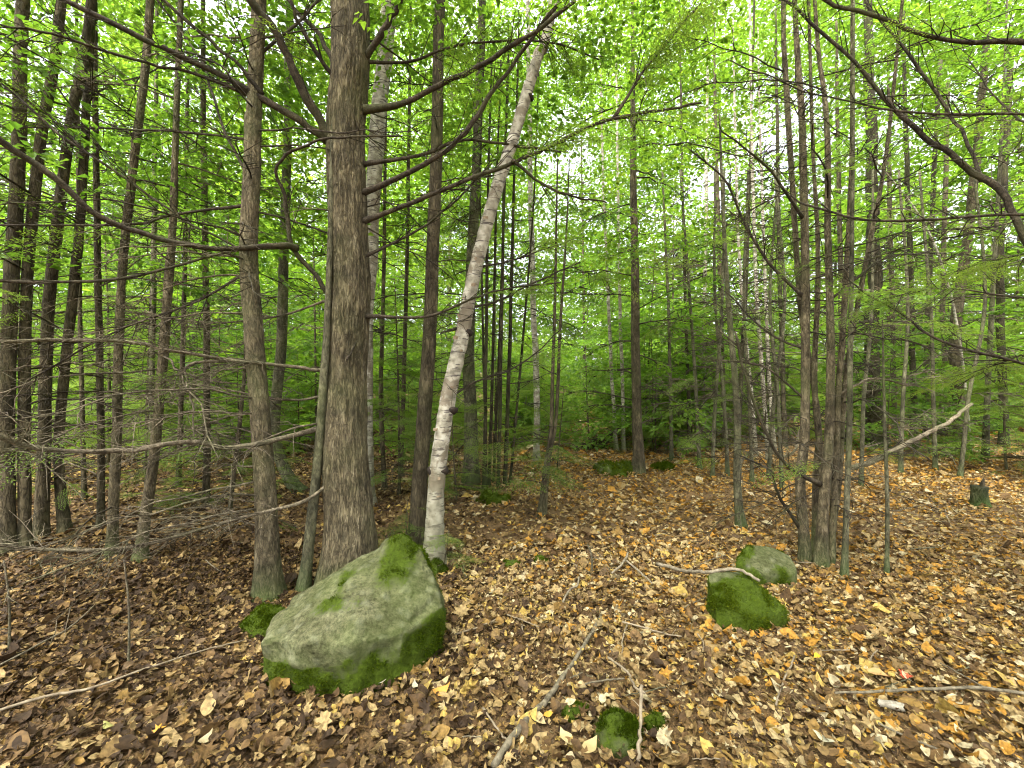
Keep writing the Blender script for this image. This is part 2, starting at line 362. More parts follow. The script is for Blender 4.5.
def branch_path(p0, az, L, rise, droop, r, n=7, wob=.03):
    t = np.linspace(0, 1, n); d = np.array([math.cos(az), math.sin(az), 0]); s = np.array([-d[1], d[0], 0])
    c = r.normal(0, .12)
    P = np.asarray(p0)[None] + L * (t[:, None] * d + (c * t * t)[:, None] * s) + L * np.outer(rise * t - droop * t * t, [0, 0, 1])
    P[1:] += r.normal(0, wob * L * .5, (n - 1, 3)); return P

def twigs(mb, P, r, dens=9, ln=.3, rad=.004, depth=1, flat=.35, sides=3):
    P = np.asarray(P); seg = np.linalg.norm(np.diff(P, axis=0), axis=1); cum = np.concatenate([[0], np.cumsum(seg)]); Lt = cum[-1]
    for k in range(int(dens * Lt + r.random())):
        u = r.uniform(.12, 1) * Lt; i = min(np.searchsorted(cum, u) - 1, len(P) - 2); i = max(i, 0); f = (u - cum[i]) / max(seg[i], 1e-6)
        p = P[i] + (P[i + 1] - P[i]) * f; T = nrm(P[i + 1] - P[i]); s = nrm(np.cross(T, [0, 0, 1.]) + 1e-4)
        a = r.uniform(.5, 1.1) * (1 if r.random() < .5 else -1)
        d = nrm(T * math.cos(a) + s * math.sin(a) + np.array([0, 0, r.normal(0, flat)]))
        l = ln * r.uniform(.35, 1.15) * (1.15 - .6 * u / Lt)
        Q = np.stack([p, p + d * l * .5 + r.normal(0, .05 * l, 3), p + d * l + r.normal(0, .1 * l, 3) + [0, 0, -.08 * l]])
        tube(mb, Q, [rad, rad * .7, rad * .3], sides, False)
        if depth > 1: twigs(mb, Q, r, 12, ln * .4, rad * .6, depth - 1, flat)

# ---- prototype trees for the woods beyond: (trunk mesh, crown mesh)
def broad_proto(seed, Ht, h0, spread, nb, dens, r0, upw, bk, lib=None, lean=.03):
    r = np.random.default_rng(seed); tm, cm = MB(), MB()
    t = np.linspace(0, 1, 12); a = r.uniform(0, 6.28)
    tr = np.stack([np.cos(a) * lean * Ht * t ** 1.5 + .05 * np.sin(3 * t + a), np.sin(a) * lean * Ht * t ** 1.5 + .05 * np.cos(4 * t), Ht * t - .15], 1)
    tube(tm, tr, r0 * (1 - .85 * t) + r0 * .45 * np.exp(-t * 45), 9)
    for k in range(nb):
        h = h0 + (1 - h0) * ((k + r.random()) / nb) ** .9
        p = np.array([np.interp(h, t, tr[:, c]) for c in range(3)])
        prof = math.sin(math.pi * min(1, .18 + .82 * (h - h0) / (1 - h0 + 1e-6))) ** .6 * .85 + .15
        L = spread * prof * r.uniform(.6, 1.15); az = k * 2.399 + r.normal(0, .3)
        P = branch_path(p, az, L, upw * (.5 + h) + r.normal(0, .12), .25, r, 6)
        rb = r0 * .32 * (1 - .6 * h); tube(tm, P, np.linspace(rb, rb * .25, 6), 5, False)
        O = []; D = []
        for s in range(int(dens * L)):
            u = r.uniform(.25, 1.0); q = np.array([np.interp(u, np.linspace(0, 1, 6), P[:, c]) for c in range(3)])
            a2 = az + r.choice([-1, 1]) * r.uniform(.2, 1.3); dd = np.array([math.cos(a2), math.sin(a2), r.normal(.05, .22)])
            off = r.uniform(0, .38) * L * (1.1 - u * .5)
            O.append(q + dd * off); D.append(dd)
            if off > .25: tube(tm, np.stack([q, q + dd * off * .5 + r.normal(0, .02, 3), q + dd * off]), [.006, .005, .003], 3, False)
        if O: scatter(cm, lib or BROAD, O, D, up(r, len(O), .28), r.uniform(.75, 1.35, len(O)), r)
    return tm.mesh('trunk', M[bk]), cm.mesh('crown', M['broad'], False)

def hem_proto(seed, Ht, h0, spread, nb, r0, dead, bk, lib):
    r = np.random.default_rng(seed); tm, cm = MB(), MB(); t = np.linspace(0, 1, 12)
    tr = np.stack([.06 * np.sin(2.5 * t + seed), .06 * np.cos(2 * t + seed), Ht * t - .12], 1)
    tube(tm, tr, r0 * (1 - .9 * t) + r0 * .4 * np.exp(-t * 45) + .004, 9)
    for k in range(dead):
        h = r.uniform(.06, max(h0 + .12, .2)); p = np.array([0, 0, h * Ht]) + [.06 * math.sin(2.5 * h + seed), .06 * math.cos(2 * h + seed), -.12]
        P = branch_path(p, r.uniform(0, 6.28), spread * r.uniform(.4, .95), r.uniform(-.1, .25), .25, r, 6)
        tube(tm, P, np.linspace(.011, .003, 6), 4, False); twigs(tm, P, r, 6, .35, .003)
    for k in range(nb):
        h = h0 + (1 - h0) * (k + r.random()) / nb; p = np.array([.06 * math.sin(2.5 * h + seed), .06 * math.cos(2 * h + seed), Ht * h - .12])
        L = spread * (1 - ((h - h0) / (1 - h0)) ** 1.3 * .85) * r.uniform(.55, 1.1); az = k * 2.399 + r.normal(0, .4)
        P = branch_path(p, az, L, r.uniform(.0, .25), .28, r, 6); tube(tm, P, np.linspace(r0 * .2 + .004, .003, 6), 4, False)
        n = int(4.6 * L) + 2; u = r.uniform(.15, 1, n); q = np.stack([np.interp(u, np.linspace(0, 1, 6), P[:, c]) for c in range(3)], 1)
        a2 = az + r.choice([-1, 1], n) * r.uniform(.1, 1.0, n)
        scatter(cm, lib, q, np.stack([np.cos(a2), np.sin(a2), r.normal(-.12, .12, n)], 1), up(r, n, .18), r.uniform(.7, 1.5, n) * np.clip(L / 1.2, .5, 1.2), r)
    return tm.mesh('trunk', M[bk]), cm.mesh('crown', M['hemlock'], False)

PROTO = {
    'tall_a': broad_proto(1, 19, .28, 4.2, 38, 9, .11, .5, 'grey'),
    'tall_b': broad_proto(2, 16, .22, 3.6, 36, 9, .09, .55, 'brown'),
    'tall_c': broad_proto(3, 21, .38, 4.4, 34, 9, .13, .5, 'grey'),
    'under_a': broad_proto(4, 8.0, .10, 2.5, 28, 9.5, .038, .25, 'grey'),
    'under_b': broad_proto(5, 6.2, .08, 2.2, 25, 10, .030, .2, 'brown', BROADBIG),
    'under_c': broad_proto(6, 10.5, .12, 2.6, 32, 9, .05, .3, 'grey'),
    'shrub': broad_proto(8, 3.4, .06, 1.5, 26, 13, .016, .2, 'brown'),
    'sap_a': broad_proto(7, 2.4, .2, .9, 14, 12, .014, .2, 'brown'),
    'hem_a': hem_proto(11, 13, .22, 2.4, 60, .08, 16, 'brown', HEMC),
    'hem_b': hem_proto(12, 10, .16, 2.2, 54, .06, 14, 'brown', HEMC),
    'hem_c': hem_proto(13, 5.0, .10, 1.5, 40, .035, 8, 'brown', HEMC),
    'hem_d': hem_proto(14, 1.7, .06, .75, 22, .014, 2, 'brown', HEM),
    'hem_e': hem_proto(15, .8, .05, .5, 12, .008, 0, 'brown', HEM),
}
def proto_tree(key, x, y, rz, s, name, label, cat, group=None, z=None):
    e = link(name, None, None, (x, y, h1(x, y) if z is None else z)); e.rotation_euler = (0, 0, rz); e.scale = (s, s, s)
    e.empty_display_size = .2; tag(e, label, cat, group)
    for nm, me in zip(('trunk', 'crown'), PROTO[key]): link(nm, me, e)
    return e

# ------------------------------------------------------------------ traced trees
def trunk_world(pts, D, ztop, dD=0.0):
    P = [W(x, y, D + dD * i / max(1, len(pts) - 1)) for i, (x, y) in enumerate(pts)]
    d = P[-1] - P[-2]; d = d / max(d[2], .1)
    if ztop > P[-1][2] + .3: P.append(P[-1] + d * (ztop - P[-1][2]) * np.array([.6, .6, 1]))
    return np.array(P)

class Tree:
    def __init__(s, name, label, cat, pts, wd, mat, ztop=7.0, group=None, dD=0.0, D=None, sides=14, n=26, ridge=None, flare=.6, seed=0, stemname='trunk', root=None):
        base = gp(*pts[0]) if D is None else np.array([(pts[0][0] - CX) / F * D, D, h1((pts[0][0] - CX) / F * D, D)])
        D = base[1]; s.D = D; s.r = np.random.default_rng(seed + int(pts[0][0] * 7 + pts[0][1]))
        P = trunk_world(pts, D, ztop, dD); P[0, 2] = base[2] - .12; P[0, 0] = base[0]
        s.rad = np.interp(np.linspace(0, 1, n), np.linspace(0, 1, len(P)), [w_ * D / F / 2 for w_ in wd] + [wd[-1] * D / F / 2 * .55] * (len(P) - len(wd)))
        s.P = smooth(P, n); hz = s.P[:, 2] - base[2]
        zz_ = s.P[:, 2] * 1.6; o_ = s.r.uniform(0, 50); s.P += np.stack([vnoise(np.stack([zz_ + o_, zz_ * 0 + k_, zz_ * 0], 1), 17) for k_ in (1.3, 5.7, 0)], 1) * s.rad[:, None] * [.22, .22, 0]
        s.rad = s.rad * (1 + flare * np.exp(-np.clip(hz, 0, 9) / (1.9 * s.rad[0] + .02)))
        if root is None:
            s.e = link(name, None, None, base); s.e.empty_display_size = .2; tag(s.e, label, cat, group); s.base = base
        else: s.e, s.base = root.e, root.base
        mb = MB(); tube(mb, s.P, s.rad, sides, True, ridge); s.trunk = mb.build(stemname, M[mat], s.e, True, s.base)
    def at(s, z): return np.array([np.interp(z, s.P[:, 2], s.P[:, c]) for c in range(3)])
    def ra(s, z): return float(np.interp(z, s.P[:, 2], s.rad))
    def limb(s, pts, D0, D1, w0, w1, mat='twig', dens=7, ln=.36, depth=1, fol=0, lib=None, sides=6, trad=.0042):
        n = len(pts); P = np.array([W(x, y, D0 + (D1 - D0) * i / (n - 1)) for i, (x, y) in enumerate(pts)])
        Q = smooth(P, 5 * n); m = len(Q); t_ = np.arange(m) * .55 + P[0, 0] * 7; Q += np.stack([vnoise(np.stack([t_, t_ * 0 + c_, t_ * 0], 1), 23) for c_ in (.5, 3.5, 7.5)], 1) * .016 * np.minimum(1, np.arange(m) / 4)[:, None]
        u_ = np.linspace(0, 1, m); rr = np.interp(u_, [0, 1], [w0 * .8 * D0 / F / 2, w1 * .72 * D1 / F / 2]) * (1 + .6 * np.exp(-u_ * 18)) * (1 + .10 * vnoise(np.stack([u_ * 14 + P[0, 2] * 9, u_ * 0, u_ * 0], 1), 2)); mb = MB(); tube(mb, Q, rr, 8)
        if dens: twigs(mb, Q[m // 8:], s.r, dens * 2.0, ln * 1.4, trad, depth)
        o = mb.build('branch', M[mat], s.e, True, s.base)
        if fol: s.sprays(o, Q, fol, lib)
        return o
    def sprays(s, o, Q, n, lib=None, sc=(.5, 1.0), u0=.35):
        cm = MB(); u = s.r.uniform(u0, 1, n) * (len(Q) - 1); i = np.clip(u.astype(int), 0, len(Q) - 2); f = (u - i)[:, None]
        p = Q[i] * (1 - f) + Q[i + 1] * f; T = nrm(Q[i + 1] - Q[i]); sd = nrm(np.cross(T, [0, 0, 1.])); a = s.r.choice([-1, 1], n) * s.r.uniform(.3, 1.1, n)
        d = T * np.cos(a)[:, None] + sd * np.sin(a)[:, None] + np.stack([0 * a, 0 * a, s.r.normal(-.12, .12, n)], 1)
        scatter(cm, lib or HEM, p, d, up(s.r, n, .2), s.r.uniform(*sc, n), s.r)
        return cm.build('foliage', M['hemlock'] if (lib is None or lib is HEM or lib is HEMC) else M['broad'], o, False, s.base)
    def dead(s, n, z0, z1, L=(.5, 1.3), az=None, mat='dead', dens=8, r0=.008, depth=1, fol=0, lib=None, ln=.3):
        for k in range(n):
            z = s.base[2] + z0 + (z1 - z0) * (k + s.r.random()) / n; p = s.at(z)
            a = s.r.uniform(0, 6.28) if az is None else s.r.uniform(*az)
            l = s.r.uniform(*L); P = branch_path(p, a, l, s.r.uniform(-.12, .35), s.r.uniform(.1, .4), s.r, 8, .022)
            r1 = r0 * s.r.uniform(.7, 1.3); mb = MB(); tube(mb, P, np.linspace(r1, r1 * .35, 8), 5); twigs(mb, P, s.r, dens * 1.4, ln * 1.2, max(r1 * .42, .0011 * s.D), depth)
            o = mb.build('branch', M[mat], s.e, True, s.base)
            if fol: s.sprays(o, P, fol, lib)
        return s
    def crown(s, key, z, sc=1.0, rz=0.0):
        o = link('crown', PROTO[key][1], s.e); p = s.at(s.base[2] + z + .5) - s.base; o.location = (p[0], p[1], z); o.scale = (sc, sc, sc); o.rotation_euler = (0, 0, rz)
        return s

def furrow(amp, fa, fz, seed):
    def f(P, a, r):
        n, m = len(P), len(a); A = np.tile(a, n); Zc = np.repeat(P[:, 2], m)
        q = np.stack([np.cos(A) * fa, np.sin(A) * fa, Zc * fz], 1)
        warp = .8 * vnoise(q * [.5, .5, 2], seed + 5); q = q + warp[:, None] * [.35, .35, .0]
        rg = 1 - np.abs(vnoise(q, seed)) * 2; fine = fbm(q * [2.2, 2.2, 3.0], 3, seed + 1)
        return (amp * (rg * .8 - .2) + amp * .55 * fine).reshape(n, m)
    return f

def birch_bumps(seed, amp=.004):
    def f(P, a, r):
        n, m = len(P), len(a); A = np.tile(a, n); Zc = np.repeat(P[:, 2], m)
        q = np.stack([np.cos(A) * 1.2, np.sin(A) * 1.2, Zc * 22], 1); return (amp * fbm(q, 3, seed)).reshape(n, m)
    return f

# --- the thick conifer
T1 = Tree('conifer_tree', 'thick conifer with furrowed brown bark standing right behind the big mossy boulder', 'tree',
          [(347, 584), (347, 500), (346, 430), (347, 300), (348, 150), (349, 0)], [47, 42, 40, 37, 36, 35], 'conifer', 11, sides=110, n=520, ridge=furrow(.011, 8.5, 2.4, 21), flare=.36)
D = T1.D
for pts, d1, w0, w1, dens, fol in [
    ([(337, 148), (313, 110), (294, 70), (278, 35), (251, 0), (225, -40)], -.5, 11, 10, 2, 0),
    ([(328, 140), (297, 120), (234, 82), (188, 59), (137, 35), (64, 0), (20, -20)], -.7, 9, 6, 6, 0),
    ([(262, 95), (239, 66), (200, 33), (164, 0), (140, -20)], -.5, 5, 4, 6, 0),
    ([(334, 62), (315, 30), (294, 8), (280, -20)], .2, 6, 4, 7, 0),
    ([(340, 94), (325, 66), (303, 30), (290, 0)], -.3, 6, 4, 4, 0),
    ([(337, 304), (312, 272), (292, 244), (286, 200), (277, 176), (284, 156), (313, 143), (350, 137), (400, 136)], -.5, 6, 2.5, 4, 0),
    ([(296, 248), (280, 245), (234, 249), (195, 246), (145, 234), (98, 215), (51, 176), (0, 141), (-40, 110)], -1.3, 6, 9, 3, 0),
    ([(289, 247), (227, 252), (164, 270), (98, 281), (0, 281), (-30, 280)], -.9, 3, 5, 6, 0),
    ([(360, 110), (400, 105), (442, 84), (480, 65), (530, 35), (575, 0)], -.3, 8, 5, 7, 3),
    ([(360, 194), (403, 176), (450, 148), (473, 121), (500, 82), (530, 40), (559, 4)], -.2, 7, 5, 7, 0),
    ([(358, 223), (395, 210), (450, 187), (528, 156), (606, 121), (669, 109), (700, 104)], -.15, 7, 3, 7, 9),
    ([(614, 118), (645, 70), (700, 4)], -.1, 4, 3, 7, 16),
    ([(512, 160), (548, 187), (575, 197), (606, 203)], .0, 4, 2, 8, 0),
    ([(364, 164), (419, 156), (465, 140), (520, 146), (560, 152)], .4, 5, 3, 8, 0),
    ([(361, 62), (375, 45), (390, 20), (400, 0), (410, -25)], -.2, 8, 7, 3, 0),
    ([(363, 257), (400, 240), (440, 215), (490, 165)], .5, 4, 2, 8, 0),
    ([(364, 62), (410, 62), (460, 45), (540, 40), (600, 60)], .3, 4, 2, 8, 12),
    ([(366, 316), (425, 317), (470, 300), (500, 290), (560, 282)], .5, 4, 2, 9, 3),
    ([(360, 330), (355, 345), (348, 360)], -.15, 4, 3, 0, 0)]:
    T1.limb(pts, D + {292: -.14, 289: -.14, 262: -.20, 614: -.11, 512: -.085}.get({296: 292}.get(pts[0][0], pts[0][0]), -.02), D + d1, w0, w1, 'twig', dens, .34, 1, fol)
for pts, d1, w0, w1, dens in [
    ([(330, 424), (300, 434), (266, 442), (227, 448), (191, 442), (129, 450), (78, 452), (39, 448), (0, 436), (-40, 425)], -1.4, 6, 7, 7),
    ([(327, 371), (300, 368), (234, 360), (168, 350), (129, 342), (60, 340), (0, 342), (-30, 342)], -.9, 4, 5, 9),
    ([(234, 360), (188, 366), (191, 397), (195, 436)], -.5, 4, 2, 9),
    ([(335, 480), (300, 503), (254, 514), (164, 540), (105, 550), (0, 546), (-30, 544)], -1.1, 4, 5, 8),
    ([(328, 300), (270, 318), (200, 322), (120, 310)], .4, 3, 2, 9),
    ([(330, 395), (280, 400), (200, 385), (140, 392)], .5, 3, 2, 9)]:
    T1.limb(pts, D - .05, D + d1, w0, w1, 'dead', dens * 1.3, .42, 2, 0, trad=.0042)
T1.dead(5, 2.6, 4.4, (.5, 1.2), (-.6, 1.2), 'twig', 9, .008)
T1.crown('hem_a', 6.5, .6, 1.0)

# --- slim conifer and its neighbours
T2 = Tree('conifer_tree', 'slim straight conifer with flaky bark and mossy foot beside the thick conifer', 'tree',
          [(269, 597), (262, 450), (254, 330), (250, 250), (253, 130), (259, 20)], [22, 18, 17, 16, 15, 13], 'slim', 10, sides=56, n=260, ridge=furrow(.004, 6, 9, 31))
T2.dead(22, .5, 2.6, (.6, 1.4), (2.0, 4.6), 'dead', 9, .007, 2); T2.dead(10, 2.2, 4.2, (.6, 1.4), None, 'twig', 9, .007)
for pts, d1, w0, w1 in [([(252, 96), (195, 74), (148, 64), (98, 49), (51, 33), (0, 24)], -.6, 4, 3), ([(249, 252), (234, 246), (176, 215), (117, 172), (59, 133), (0, 82)], -.5, 3, 3), ([(250, 205), (172, 215), (129, 225), (0, 225)], -.3, 4, 3),
                        ([(252, 140), (180, 132), (105, 129), (0, 127)], .3, 3, 2), ([(250, 270), (200, 300), (120, 330), (30, 380)], -.4, 3, 2), ([(254, 60), (300, 20), (330, -15)], .3, 4, 3), ([(250, 180), (220, 120), (200, 60), (150, -10)], .5, 4, 2)]:
    T2.limb(pts, T2.D, T2.D + d1, w0, w1, 'twig', 7, .45, 2)
T2.crown('hem_b', 6.2, .5, 2.0)
Tree('sapling_tree', 'thin leaning grey sapling between the thick conifer and the slim conifer', 'tree',
     [(301, 592), (312, 520), (318, 467), (324, 378), (328, 300)], [11, 10, 9, 8, 6], 'grey', 4.2).dead(4, 1.2, 3, (.3, .6), None, 'dead')
B1 = Tree('birch_tree', 'upright white birch half hidden behind the thick furrowed conifer', 'tree',
          [(366, 505), (365, 420), (368, 300), (377, 150), (389, 0)], [14, 14, 14, 15, 15], 'birch', 10, sides=28, n=160, ridge=birch_bumps(5))
B1.dead(5, 2, 5.5, (.5, 1.1), None, 'twig'); B1.crown('tall_b', 1.5, .7, .4)
T5 = Tree('conifer_tree', 'dark brown straight trunk standing close behind the leaning birch', 'tree',
          [(414, 556), (419, 500), (424, 436), (431, 330), (435, 200), (440, 0)], [17, 15, 14.5, 13, 12, 10], 'brown', 10, sides=40, n=160, ridge=furrow(.005, 6, 5, 41))
T5.dead(12, 1.4, 4.6, (.5, 1.2), None, 'twig', 9, .006); T5.crown('hem_b', 6.4, .5, 4.0)
B2 = Tree('birch_tree', 'leaning white birch with peeling bark and dark knots behind the boulder', 'tree',
          [(434, 566), (436, 500), (440, 450), (447, 400), (458, 350), (475, 275), (493, 200), (516, 129), (536, 59), (553, 0)],
          [18.5, 17, 16, 15.5, 14.5, 13.5, 12.5, 11.5, 10.5, 9.5], 'birch', 8, sides=36, n=240, ridge=birch_bumps(8))
for (x, y, s_) in [(449, 409, 1.1), (435, 470, 1.5), (463, 330, 1.2), (523, 96, .8)]:
    p = B2.at(W(x, y, B2.D)[2]); p = p + np.array([{449: .3, 435: -.35, 463: -.1, 523: .2}[x], -.62, 0]) * B2.ra(p[2]); m_ = MB(); yy_ = np.array([.06, .03, .012, .0, -.008, -.013]); tube(m_, np.stack([p[0] + .3 * yy_, p[1] + yy_ * (.4 + .6 * s_), p[2] - .3 * yy_], 1), np.array([.055, .052, .046, .036, .022, .006]) * s_, 16, True, lambda P, a, r: r[:, None] * (.40 * np.cos(2 * a) + .16 * np.sin(3 * a + y) + .10 * np.sin(7 * a))[None] - r[:, None] * .25)
    m_.build('knot', M['knot'], B2.e, True, B2.base)
rp = np.random.default_rng(77)
for (x, y) in [(452, 388), (441, 478), (459, 340), (456, 352), (461, 325), (468, 300), (472, 288), (463, 318), (444, 430), (478, 262), (437, 495), (488, 222)]:
    p = B2.at(W(x, y, B2.D)[2]); f_ = rp.uniform(-.9, .7); p = p + np.array([f_, -math.sqrt(1 - f_ * f_ * .9), 0]) * (B2.ra(p[2]) + .001); a = np.linspace(0, rp.uniform(2, 4.2), 7); rc = rp.uniform(.006, .014); hh = rp.uniform(.010, .028)
    cv = np.stack([rc * np.cos(a) * 1.6, -rc * np.sin(a) - .006 * a, 0 * a], 1); m_ = MB()
    v = np.vstack([p + cv, p + cv + [rp.normal(0, .006), rp.normal(0, .004), hh]]); k = np.arange(6)
    m_.add(v, np.stack([k, k + 1, k + 8, k + 7], 1)); m_.build('bark_flake', M['peel'], B2.e, True, B2.base)
for pts, d1, w0, w1, fol in [([(462, 328), (450, 330), (440, 334)], -.1, 5, 2, 0), ([(470, 308), (500, 300), (540, 280), (580, 262)], .4, 3, 2, 3),
                             ([(448, 398), (480, 380), (520, 365), (560, 330)], .5, 3, 1.5, 4), ([(476, 268), (520, 258), (570, 240)], .3, 3, 1.5, 3)]:
    B2.limb(pts, B2.D, B2.D + d1, w0, w1, 'twig', 8, .3, 1, fol)
B2.crown('under_c', 3.2, .6, 1.0)
T7 = Tree('tree', 'grey-brown trunk seen past the leaning birch, beside the thin stem cluster', 'tree',
          [(470, 484), (470, 420), (469, 350), (472, 260), (478, 120), (482, 0)], [14, 13, 12, 11, 9, 7], 'grey', 11)
T7.dead(8, .8, 5, (.5, 1.3), None, 'twig', 7, .008); T7.crown('tall_b', 1.2, .7, 3.0)

# --- thin stem cluster beside the clearing
r8 = np.random.default_rng(8); c8 = None
for k, (x0, y0, x1, w_) in enumerate([(484, 497, 488, 4), (489, 500, 497, 3.6), (493, 494, 505, 3.2), (498, 492, 504, 4), (505, 500, 514, 4.4), (509, 496, 535, 2.8), (487, 492, 480, 2.8)]):
    t_ = Tree('multi_stem_tree', 'cluster of thin dark stems rising from one mossy base beside the leafy path', 'tree',
              [(x0, y0), ((x0 * 2 + x1) / 3, 400), ((x0 + 2 * x1) / 3, 300), (x1, 180), (x1 + 4, 60)], [w_, w_ * .9, w_ * .8, w_ * .6, w_ * .45], 'dark', 5.5 + k * .3, D=6.0 + .12 * (k % 3), sides=8, stemname='stem', root=c8, flare=.2)
    if c8 is None: c8 = t_
    t_.dead(5, .6, 4.6, (.3, 1.1), None, 'twig', 8, .005, 1, 3, HEM)
pr = Tree('multi_stem_tree', 'two thin twin stems with bushy green foot at the edge of the leafy path', 'tree', [(538, 516), (545, 470), (551, 430), (553, 366), (556, 250)], [5, 4.5, 4, 3.5, 2.5], 'brown', 4, stemname='stem', sides=8)
p2 = Tree('', '', '', [(543, 515), (549, 460), (556, 420), (560, 330), (566, 240)], [4.5, 4, 3.5, 3, 2], 'brown', 4, stemname='stem', sides=8, root=pr, D=pr.D)
pr.dead(8, .35, 1.0, (.15, .35), None, 'twig', 8, .003, 1, 3, HEM); p2.dead(6, .5, 3, (.3, .8), None, 'twig', 8, .004, 1, 2, HEM)

# --- the tree standing in the clearing
T11 = Tree('clearing_tree', 'lone straight dark tree standing in the middle of the leafy clearing', 'tree',
           [(638, 474), (637, 400), (635, 300), (634, 190), (633, 90)], [11, 9.2, 8.2, 6.5, 4.5], 'brown', 8.2, sides=20, n=80, ridge=furrow(.005, 5, 5, 51))
T11.dead(28, .9, 6.6, (.7, 2.1), None, 'twig', 6, .012, 1, 5, BROAD)
T11.crown('under_a', 2.2, .8, .3)

BT = 'slender pale birches beyond the clearing'
for pts, wd, D_, lab in [
    ([(537, 462), (536, 380), (533, 300), (530, 150), (528, 0)], [9, 9, 8, 7, 5], None, 'pale birch standing behind the two thin twin stems'),
    ([(617, 452), (613, 400), (610, 340), (604, 200)], [6, 5, 5, 4], None, 'slender white birch close behind the lone clearing tree'),
    ([(624, 452), (623, 400), (621, 340), (618, 200)], [6, 5, 5, 4], None, 'slender white birch close behind the lone clearing tree'),
    ([(769, 462), (764, 400), (757, 300), (752, 150), (750, 20)], [6, 5.5, 5, 4, 3], None, 'thin white birch in the brush beside the multi-stemmed clump'),
    ([(776, 455), (770, 390), (766, 300), (760, 130)], [5, 5, 4.5, 3], None, 'thin white birch in the brush beside the multi-stemmed clump'),
    ([(757, 458), (750, 380), (740, 270), (735, 120)], [5, 5, 4, 3], None, 'thin white birch in the brush beside the multi-stemmed clump'),
    ([(972, 440), (962, 360), (947, 281), (919, 215), (868, 152)], [3.5, 3, 3, 2.5, 2], 9.2, 'thin pale birch leaning far over the leafy ground'),
    ([(700, 445), (704, 350), (706, 200), (708, 60)], [6, 5.5, 5, 3], None, 'thin white birch between the clearing tree and the brush')]:
    b = Tree('birch_tree', lab, 'tree', pts, [q_ * .7 for q_ in wd], 'birch', 9.0 if D_ is None else 0, BT, D=D_, sides=12, n=50)
    b.dead(4, 2, 6, (.5, 1.1), None, 'twig', 5, .007)

# --- the clump to the right
C = Tree('multi_stem_tree', 'clump of several grey-brown stems rising from one foot behind the two mossy rocks', 'tree',
         [(820, 568), (824, 499), (828, 444), (830, 350), (829, 273), (826, 117), (816, 20)], [11, 9, 8, 7, 6, 4.5, 3], 'slim', 7, sides=26, n=140, ridge=furrow(.003, 5, 8, 61), stemname='stem')
st = [C]
for pts, wd, dz in [([(806, 550), (800, 487), (804, 448), (806, 397), (806, 300), (804, 195), (802, 117), (796, 23)], [10, 9, 8.5, 8, 7.5, 7, 6, 4.5], .10),
                ([(814, 540), (816, 480), (818, 420), (800, 300), (792, 188), (787, 98), (783, 0)], [6, 5.5, 5, 5, 5, 5, 4], .30),
                ([(831, 556), (835, 470), (838, 400), (845, 290), (851, 170), (852, 60)], [6, 6, 5, 5, 4, 3], .02),
                ([(826, 545), (838, 480), (842, 430), (848, 360), (870, 240), (890, 120)], [6, 6, 5, 4, 4, 3], .15),
                ([(812, 552), (822, 490), (815, 380), (818, 250), (812, 120)], [6, 6, 5, 4, 3], .2)]:
    t_ = Tree('', '', '', pts, wd, 'slim', 7, D=C.D + dz, sides=20, n=110, root=C, stemname='stem', ridge=furrow(.003, 5, 8, 62)); st.append(t_)
for k, t_ in enumerate(st): t_.dead(10, .5, 4.4, (.4, 1.5), None, 'twig', 9, .006, 1)
for pts, d1, w0, w1, mt in [([(820, 484), (790, 467), (767, 436), (747, 380), (735, 330)], -.2, 5, 3, 'twig'), ([(800, 528), (779, 495), (771, 471), (740, 455)], -.1, 4, 2, 'twig'),
                        ([(806, 300), (760, 250), (724, 180), (690, 150)], .3, 4, 2, 'twig'), ([(806, 350), (765, 330), (724, 290)], .5, 3, 2, 'twig'),
                        ([(804, 220), (770, 170), (720, 130)], -.3, 4, 2, 'twig'), ([(806, 400), (770, 370), (730, 360)], .2, 3, 2, 'twig'),
                        ([(828, 400), (870, 380), (910, 385)], .2, 3, 2, 'dead'), ([(829, 300), (880, 262), (930, 250)], .2, 3, 2, 'twig')]:
    C.limb(pts, C.D + (.10 if pts[0][0] < 810 else .01), C.D + d1, w0, w1, mt, 10, .35, 2)
C.crown('tall_b', 2.2, .6, 5.0)
Tree('sapling_tree', 'thin straight sapling beside the multi-stemmed clump', 'tree', [(843, 578), (847, 500), (849, 420), (851, 280), (853, 140)], [6, 5, 5, 4, 3], 'grey', 4.5, sides=8).dead(6, .5, 3.5, (.25, .7), None, 'twig', 8, .004, 1, 2, HEM)
Tree('sapling_tree', 'very thin bare sapling on open leaf litter past the multi-stemmed clump', 'tree', [(887, 575), (887, 500), (885, 440), (883, 360)], [4, 3.5, 3, 2], 'grey', 2, sides=7).dead(6, .5, 1.6, (.2, .45), None, 'dead', 8, .003)
Tree('sapling_tree', 'crooked mossy green sapling trunk at the path edge near the two rocks', 'tree', [(743, 528), (739, 505), (737, 468), (736, 400), (728, 300), (722, 190)], [9, 7.5, 7, 6, 5, 3], 'grey', 4.4, sides=12).dead(9, .7, 3.6, (.3, .9), None, 'twig', 9, .005, 1, 2, HEM)
T15 = Tree('tree', 'dark knobby trunk behind the multi-stemmed clump', 'tree', [(878, 446), (874, 400), (872, 340), (874, 260), (870, 120)], [15, 13, 12, 11, 9], 'dark', 12, n=60, ridge=furrow(.02, 3, 3, 71))
T15.dead(12, .6, 6, (.5, 1.6), None, 'twig', 6, .012); T15.crown('tall_a', .5, .7, 2.2)

